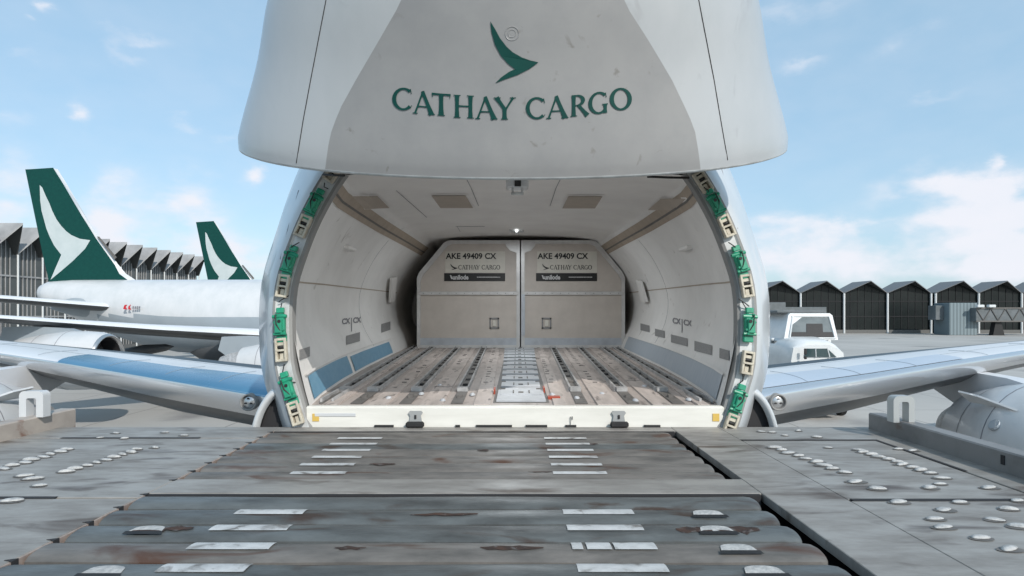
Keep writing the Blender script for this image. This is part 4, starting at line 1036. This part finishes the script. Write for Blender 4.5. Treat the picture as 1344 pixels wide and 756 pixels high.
# ================================================================== TERMINALS
def folded_terminal(name, label, org, u, back, n, pitch, zval, zpk, over, depth, zbase=0, skip=(), gaps=None):
    """org: world point of first valley at ground; u: unit along facade; back: unit away from apron"""
    t = thing(name, label, 'terminal building', org)
    org = Vector(org); u = Vector(u); bk = Vector(back); up = Vector((0,0,1))
    g = MB(); g.add([org+bk*.5, org+bk*.5+u*n*pitch, org+bk*.5+u*n*pitch+up*(zval+.2), org+bk*.5+up*(zval+.2)], [(0,1,2,3)])
    for i in range(n):
        a = org+bk*.5+u*i*pitch+up*(zval+.2); g.add([a, a+u*pitch, a+u*pitch/2+up*(zpk-zval-.4)], [(0,1,2)])
    for s_ in (0, n): a = org+bk*.5+u*s_*pitch; g.add([a, a+bk*depth, a+bk*depth+up*zval, a+up*zval], [(0,1,2,3)])
    a = org+bk*depth; g.add([a, a+u*n*pitch, a+u*n*pitch+up*zval, a+up*zval], [(0,1,2,3)])
    obj('glass_wall', g, M['tglass'] if pitch > 8 else M['paleglass'], t)
    m_ = MB()
    for i in range(n):
        for k in range(1, 6):
            x = i*pitch+k*pitch/6; zt = zval+(zpk-zval)*(1-abs(k/6-.5)*2)-.35
            c = org+bk*.42+u*x; w_ = .05 if pitch > 8 else .04
            m_.obox(c+up*zt/2, (u, bk, up), (w_,.05,zt/2))
    for zh in (zval*.42, zval*.8): m_.obox(org+bk*.40+u*n*pitch/2+up*zh, (u,bk,up), (n*pitch/2,.05,.10))
    obj('mullion', m_, M['dark'] if pitch > 8 else M['troof'], t)
    m_ = MB(); m_.obox(org+bk*.2+u*n*pitch/2+up*.5, (u,bk,up), (n*pitch/2,.18,.5)); obj('base_wall', m_, M['conc'], t)
    rf = MB(); sf = MB(); sl = MB()
    for i in range(n):
        v0 = org+u*i*pitch+up*zval; v1 = org+u*(i+1)*pitch+up*zval; pk = org+u*(i+.5)*pitch+up*zpk-bk*over
        pb = org+u*(i+.5)*pitch+up*zpk+bk*depth; b0 = v0+bk*depth; b1 = v1+bk*depth; th = up*.22
        rf.add([v0+th,pk+th,pb+th,b0+th],[(0,1,2,3)]); rf.add([pk+th,v1+th,b1+th,pb+th],[(0,1,2,3)])
        rf.add([v0,pk,pk+th,v0+th],[(0,1,2,3)]); rf.add([pk,v1,v1+th,pk+th],[(0,1,2,3)])
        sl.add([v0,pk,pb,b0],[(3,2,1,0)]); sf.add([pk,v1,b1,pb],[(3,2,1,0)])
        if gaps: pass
    obj('roof', rf, M['troof'] if pitch < 8 else mat('dark_folded_roof', (.17,.175,.18), .6), t); split('roof_soffit', sf, M['troof_shade'], t); split('roof_soffit', sl, M['troof_lit'], t)
    for i in range(n+1):
        c = MB(); q = org+u*i*pitch-bk*.02; c.tube([q, q+up*zval], pitch*.028 if pitch < 8 else .30, 8); obj('column', c, M['tcol'], t)
    return t
YT = 174.5; kx = YT/F
pitch = 57.1*kx
T1 = folded_terminal('airport_terminal', 'dark glass terminal with folded zigzag roof and white columns on the right', ((1222-CX0)*kx-5*pitch, YT, 0), (1,0,0), (0,1,0), 5, pitch, CZ+5.45, CZ+8.75, 2.6, 7)
T1b = folded_terminal('airport_terminal', 'dark glass terminal wing with folded roof behind the jet bridge at far right', ((1228-CX0)*kx, YT, 0), (1,0,0), (0,1,0), 6, 56.5*kx, CZ+5.45, CZ+8.75, 2.6, 7)
T3 = folded_terminal('airport_terminal', 'rear row of terminal roof peaks just showing between the front peaks', ((998-CX0)*kx*1.28-2*70, YT*1.28, 0), (1,0,0), (0,1,0), 10, 54*kx*1.28, CZ+7.6, CZ+9.9, 1.5, 6)
XT = -60.0
T2 = folded_terminal('airport_terminal', 'grey pleated roof terminal with glass front and white columns at far left', (XT, 54.5, 0), (0,1,0), (-1,0,0), 16, 3.9, CZ+7.0, CZ+10.35, 2.2, 14)

# jet bridges
jb = thing('jet_bridge', 'jet bridge with blue grey corrugated rotunda and dark walkway at the far right', 'jet bridge', ((1265-CX0)/F*160,160,0))
b = MB(); a, c = P(1246,437,160), P(1283,397.5,160); b.box(a.x,c.x,160,166,0,c.z,bev=.1); obj('rotunda', b, M['corr'], jb)
b = MB(); a, c = P(1281,422,158), P(1350,404,158); b.box(a.x,c.x+6,158,161,a.z,c.z,bev=.1); tn = obj('walkway', b, M['bridge'], jb)
b = MB()
for k in range(9):
    x0 = a.x+k*1.9; b.tube([(x0,157.9,a.z+.2),(x0+1.9,157.9,c.z-.2)] if k % 2 else [(x0,157.9,c.z-.2),(x0+1.9,157.9,a.z+.2)], .12, 5)
b.box(a.x,c.x+6,157.8,158.0,c.z-.25,c.z+.1); b.box(a.x,c.x+6,157.8,158.0,a.z-.1,a.z+.25); obj('truss', b, M['trackdark'], tn)
b = MB()
for px in (1286,1301): p = P(px,403,157.5); b.box(p.x-.9,p.x+.9,157,158,p.z-.1,p.z+.6,bev=.1)
split('roof_unit', b, M['tcol'], tn)
b = MB(); p = P(1309,437,159); b.prism([(p.x-1.4,158.6,0),(p.x-.7,158.6,a.z),(p.x+.7,158.6,a.z),(p.x+1.6,158.6,0)], (0,1.5,0)); obj('support', b, M['black'], jb)
b = MB(); a, c = P(1228,420,162), P(1246,401,162); b.box(a.x,c.x,162,165,a.z,c.z,bev=.1); obj('cab', b, M['bridge'], jb)
jb2 = thing('jet_bridge', 'grey jet bridge partly hidden behind the white service truck', 'jet bridge', ((1030-CX0)/F*165,165,0))
b = MB(); a, c = P(1000,414,165), P(1085,403,165); b.box(a.x,c.x,165,169,a.z,c.z,bev=.1); obj('walkway', b, M['bridge'], jb2)
b = MB(); a, c = P(1002,437,166), P(1026,397,166); b.box(a.x,c.x,163.5,168,0,c.z,bev=.1); obj('rotunda', b, M['bridge'], jb2)

# ================================================================== SERVICE TRUCK
YK = 36.0; K = lambda x, y, Y=YK: P(x, y, Y)
tk = thing('service_truck', 'white airport service truck with a tall glazed cabin beyond the right wing', 'truck', ((1062-CX0)/F*YK, YK, 0))
def loft(name, secs, m, parent, auto=35, smooth=True):
    b = MB(); b.grid(secs, True); n = len(secs[0]); b.add(secs[0], [list(range(n))[::-1]]); b.add(secs[-1], [list(range(n))]); return obj(name, b, m, parent, smooth=smooth, auto=auto)
# upper cabin
fr = [K(1029,446),K(1034.5,414),K(1037,411.2),K(1089,411.2),K(1092.5,414),K(1100,446)]
bkk = [K(1029,446)+Vector((0,6,0)),K(1034.5,414)+Vector((0,7,0)),K(1037,411.2)+Vector((0,7,0)),K(1089,411.2)+Vector((0,7,0)),K(1092.5,414)+Vector((0,7,0)),K(1100,446)+Vector((0,6,0))]
for p in fr[1:5]: p.y += .9; p.x *= 1.025
up_ = loft('upper_cabin', [fr, bkk], M['truckw'], tk)
def onf(x, y, d=.02):  # on the sloped front face
    t = (446-y)/33.; return Vector(((x-CX0)/F*YK*(1+.025*t), YK+.9*t-d, CZ+(CY0-y)/F*YK))
b = MB(); b.prism([onf(1037,443),onf(1038.5,416),onf(1088.5,416),onf(1094.5,443)], (0,.03,0)); wd = obj('upper_window', b, M['cabglass'], up_)
b = MB()
for (x0,y0,x1,y1) in ((1036,443.6,1040,415),(1087.5,415,1095.5,443.6),(1038,415.3,1089,415.3),(1036,443.8,1096,443.8)): b.tube([onf(x0,y0,.05),onf(x1,y1,.05)], .05, 6)
obj('window_frame', b, M['truckw'], wd)
b = MB(); b.prism([onf(1058,441,.05),onf(1058,425,.05),onf(1079,425,.05),onf(1080,441,.05)], (0,.03,0)); b.prism([onf(1038,442.5,.045),onf(1038.5,436,.045),onf(1092.5,436,.045),onf(1094,442.5,.045)], (0,.02,0)); obj('console', b, M['black'], up_)
b = MB(); b.box(K(1030,410).x,K(1096,410).x,YK+1.1,YK+6,Zr(-.04),Zr(.12),bev=.04); b.tube([K(1040,408.5)+Vector((0,1.3,0)),K(1056,408)+Vector((0,1.3,0))],.09,6); obj('roof_rail', b, M['bridge'], tk)
# cab: rounded nose
def cabsec(dy, k, top):
    base = [(1033,560),(1033,472),(1036,456),(1046,top+3),(1056,top),(1085,top),(1094,top+4),(1104,462),(1107,478),(1107,560)]
    return [Vector(((x-CX0)/F*(YK-1.6), YK-1.6+dy, max(.5, CZ+(CY0-y)/F*(YK-1.6)))) for x, y in [( (x-1070)*k+1070, y) for x, y in base]]
loft('cab', [cabsec(-.35,.95,452), cabsec(-.2,.98,448.5), cabsec(.35,1,445.5), cabsec(1.2,1.0,443.5), cabsec(3,1.0,443)], M['truckw'], tk, auto=50)
cab = bpy.data.objects.get('cab') or tk
b = MB(); zf = YK-2.02
b.prism([K(1056,468.5,zf)+Vector((0,0,0)),K(1058,457.5,zf),K(1086,457.5,zf),K(1098,468.5,zf)], (0,.1,0))
b2 = b
ws = obj('windscreen', b, M['glass'], tk)
b = MB()
for (x0,y0,x1,y1) in ((1070.5,457,1071,469),(1086,457,1089,469)): b.tube([K(x0,y0,zf-.01),K(x1,y1,zf-.01)], .03, 6)
split('window_pillar', b, M['truckw'], ws)
b = MB(); b.box(K(1052,457,zf).x,K(1055.5,457,zf).x,zf-.35,zf-.25,K(0,465,zf).z,K(0,457,zf).z,bev=.03); b.box(K(1052,457,zf).x,K(1055.5,457,zf).x,zf-.35,zf-.25,K(0,471,zf).z,K(0,467,zf).z,bev=.03); split('wing_mirror', b, M['black'], tk)
b = MB(); b.box(K(1022,0).x,K(1103,0).x,YK+1.0,YK+8.5,.9,Zr(-1.55),bev=.06); bd = obj('truck_body', b, M['truckw'], tk)
b = MB(); b.box(K(1022.5,0).x-.02,K(1030,0).x,YK+.6,YK+1.05,1.2,Zr(-1.7)); b.box(K(1043,0,YK).x,K(1043.8,0,YK).x,YK-1.2,YK-1.15,2,Zr(-2.5)); split('side_step', b, M['bridge'], bd)
for x in (1040, 1098):
    for y in (YK-.4, YK+6):
        b = MB(); b.lathe((K(x,0).x,y,.55),(1,0,0),[(-.2,0),(-.2,.4),(-.14,.55),(.14,.55),(.2,.4),(.2,0)],24); wv = obj('wheel', b, M['black'], tk)
b = MB(); b.box(K(1034,0,33.5).x+1.2,K(1100,0,33.5).x,YK-2.1,YK-1.9,.5,1.1,bev=.04); obj('bumper', b, M['bridge'], tk)
for x in (1042,1098):
    b = MB(); p = K(x,500,YK-2.05); b.lathe((p.x,YK-1.97,1.45),(0,-1,0),[(0,.18),(.05,.16),(.07,0)],12); obj('headlight', b, M['amber'], tk)

# ================================================================== CAMERA, LIGHT, SKY
cam = bpy.data.cameras.new('camera'); cam.sensor_width = 36; cam.lens = 36*F/1344; cam.clip_end = 9000; cam.clip_start = .05
cam.shift_y = 32/1344
co = bpy.data.objects.new('camera', cam); COL.objects.link(co); co.location = CAM; co.rotation_euler = (R(90),0,0); scene.camera = co
az, el = R(31), R(34.5)      # sun behind the camera, to the right
sv = Vector((math.sin(az)*math.cos(el), -math.cos(az)*math.cos(el), math.sin(el)))
sun = bpy.data.lights.new('sun','SUN'); sun.energy = 2.9; sun.angle = R(.6); sun.color = (1,.95,.88)
so = bpy.data.objects.new('sun', sun); COL.objects.link(so); so.rotation_euler = (-sv).to_track_quat('-Z','Y').to_euler(); so.location = (20,-20,40)

W = bpy.data.worlds.new('World'); scene.world = W; W.use_nodes = True
N = W.node_tree.nodes; L = W.node_tree.links; N.clear()
out = N.new('ShaderNodeOutputWorld'); bg = N.new('ShaderNodeBackground'); bg.inputs['Strength'].default_value = .15
sky = N.new('ShaderNodeTexSky'); sky.sky_type = 'NISHITA'; sky.sun_disc = False; sky.sun_elevation = el; sky.sun_rotation = math.atan2(sv.x, sv.y)
sky.air_density = 1.0; sky.dust_density = 1.2; sky.ozone_density = 1.0; sky.altitude = 0
L.new(sky.outputs[0], bg.inputs['Color'])
tc = N.new('ShaderNodeTexCoord')
nz = N.new('ShaderNodeTexNoise'); nz.inputs['Scale'].default_value = 9; nz.inputs['Detail'].default_value = 8; nz.inputs['Roughness'].default_value = .6
mpz = N.new('ShaderNodeMapping'); mpz.inputs['Scale'].default_value = (1,1,1.9); L.new(tc.outputs['Generated'], mpz.inputs[0]); L.new(mpz.outputs[0], nz.inputs['Vector'])
def vm(op, a=None, b=None):
    n = N.new('ShaderNodeVectorMath'); n.operation = op
    for i, v in enumerate((a,b)):
        if v is None: continue
        if isinstance(v, (tuple, list, Vector)): n.inputs[i].default_value = tuple(v)
        else: L.new(v, n.inputs[i])
    return n
def mm(op, a, b=None):
    n = N.new('ShaderNodeMath'); n.operation = op
    for i, v in enumerate((a,b)):
        if v is None: continue
        if isinstance(v, (int,float)): n.inputs[i].default_value = v
        else: L.new(v, n.inputs[i])
    return n.outputs[0]
warp = vm('SUBTRACT', nz.outputs['Color'], (.5,.5,.5)); warps = vm('SCALE', warp.outputs[0]); warps.inputs['Scale'].default_value = .085
pos = vm('ADD', tc.outputs['Generated'], warps.outputs[0])
CL = [(248,268,36,34,1.05),(152,282,24,40,1.0),(200,322,80,22,.5),(18,262,30,52,.9),(110,300,30,24,.5),(107,150,11,15,.9),(66,12,12,10,.8),(335,227,13,12,.85),(245,160,14,8,.7),(180,42,36,8,.45),(165,78,22,9,.5),(145,55,9,14,.45),
      (20,150,22,12,.4),(305,178,20,9,.5),(10,80,20,6,.4),(34,38,8,6,.4),(310,332,45,26,.8),(60,345,80,25,.5),
      (1225,240,60,22,1.1),(1310,250,60,16,.9),(1180,292,190,13,1.0),(1305,275,20,30,.7),(1220,345,230,30,.95),(1330,330,60,40,.8),(1222,128,30,8,.6),(1303,202,9,9,.8),(1060,88,30,8,.5),(1190,40,45,12,.4),(1040,15,70,10,.4),(1335,72,20,8,.4),(1040,335,60,25,.6),
      (1500,200,90,30,.7),(1650,320,150,40,.8),(-150,180,80,40,.6),(-250,320,150,40,.8),(600,340,160,14,.5)]
acc = None
for cx, cy, sx, sy, op in CL:
    d = ray(cx, cy); dist = Vector(((cx-CX0)/F,1,(CY0-cy)/F)).length
    right = d.cross(Vector((0,0,1))).normalized(); upv = right.cross(d)
    sx_, sy_ = sx/F/dist*1.0*(1/dist if abs(cx-CX0) > 300 else 1)*1.15, sy/F/dist*1.15
    df = vm('SUBTRACT', pos.outputs[0], d)
    a = vm('DOT_PRODUCT', df.outputs[0], right/sx_).outputs['Value']; b_ = vm('DOT_PRODUCT', df.outputs[0], upv/sy_).outputs['Value']; c_ = vm('DOT_PRODUCT', df.outputs[0], d*3).outputs['Value']
    r2 = mm('ADD', mm('ADD', mm('MULTIPLY', a, a), mm('MULTIPLY', b_, b_)), mm('MULTIPLY', c_, c_))
    g = mm('MULTIPLY', mm('POWER', 2.718, mm('MULTIPLY', r2, -.8)), op)
    acc = g if acc is None else mm('ADD', acc, g)
n2 = N.new('ShaderNodeTexNoise'); n2.inputs['Scale'].default_value = 16; n2.inputs['Detail'].default_value = 7; L.new(mpz.outputs[0], n2.inputs['Vector'])
mr = N.new('ShaderNodeMapRange'); mr.inputs[1].default_value = .3; mr.inputs[2].default_value = .68; mr.inputs[3].default_value = .35; mr.inputs[4].default_value = 1.35; L.new(n2.outputs['Fac'], mr.inputs[0])
acc = mm('MULTIPLY', acc, mr.outputs[0])
mc = N.new('ShaderNodeMapRange'); mc.interpolation_type = 'SMOOTHSTEP'; mc.inputs[1].default_value = .05; mc.inputs[2].default_value = 1.25; L.new(acc, mc.inputs[0])
# thin veil everywhere
veil = mm('MULTIPLY', mr.outputs[0], .08)
fac = mm('MINIMUM', mm('ADD', mm('MULTIPLY', mc.outputs[0], .88), veil), 1.0)
bgc = N.new('ShaderNodeBackground'); bgc.inputs['Color'].default_value = (.86,.88,.95,1); bgc.inputs['Strength'].default_value = .85
mix = N.new('ShaderNodeMixShader'); L.new(fac, mix.inputs[0]); bgb = N.new('ShaderNodeBackground'); bgb.inputs['Color'].default_value = (.40,.65,.84,1); bgb.inputs['Strength'].default_value = .85
mixb = N.new('ShaderNodeMixShader'); mixb.inputs[0].default_value = .6; L.new(bg.outputs[0], mixb.inputs[1]); L.new(bgb.outputs[0], mixb.inputs[2]); L.new(mixb.outputs[0], mix.inputs[1]); L.new(bgc.outputs[0], mix.inputs[2]); L.new(mix.outputs[0], out.inputs[0])

vs = scene.view_settings; vs.view_transform = 'Standard'; vs.look = 'None'; vs.exposure = .27; vs.gamma = 1; vs.use_curve_mapping = False
scene.render.engine = 'CYCLES'
scene.cycles.max_bounces = 10; scene.cycles.diffuse_bounces = 6
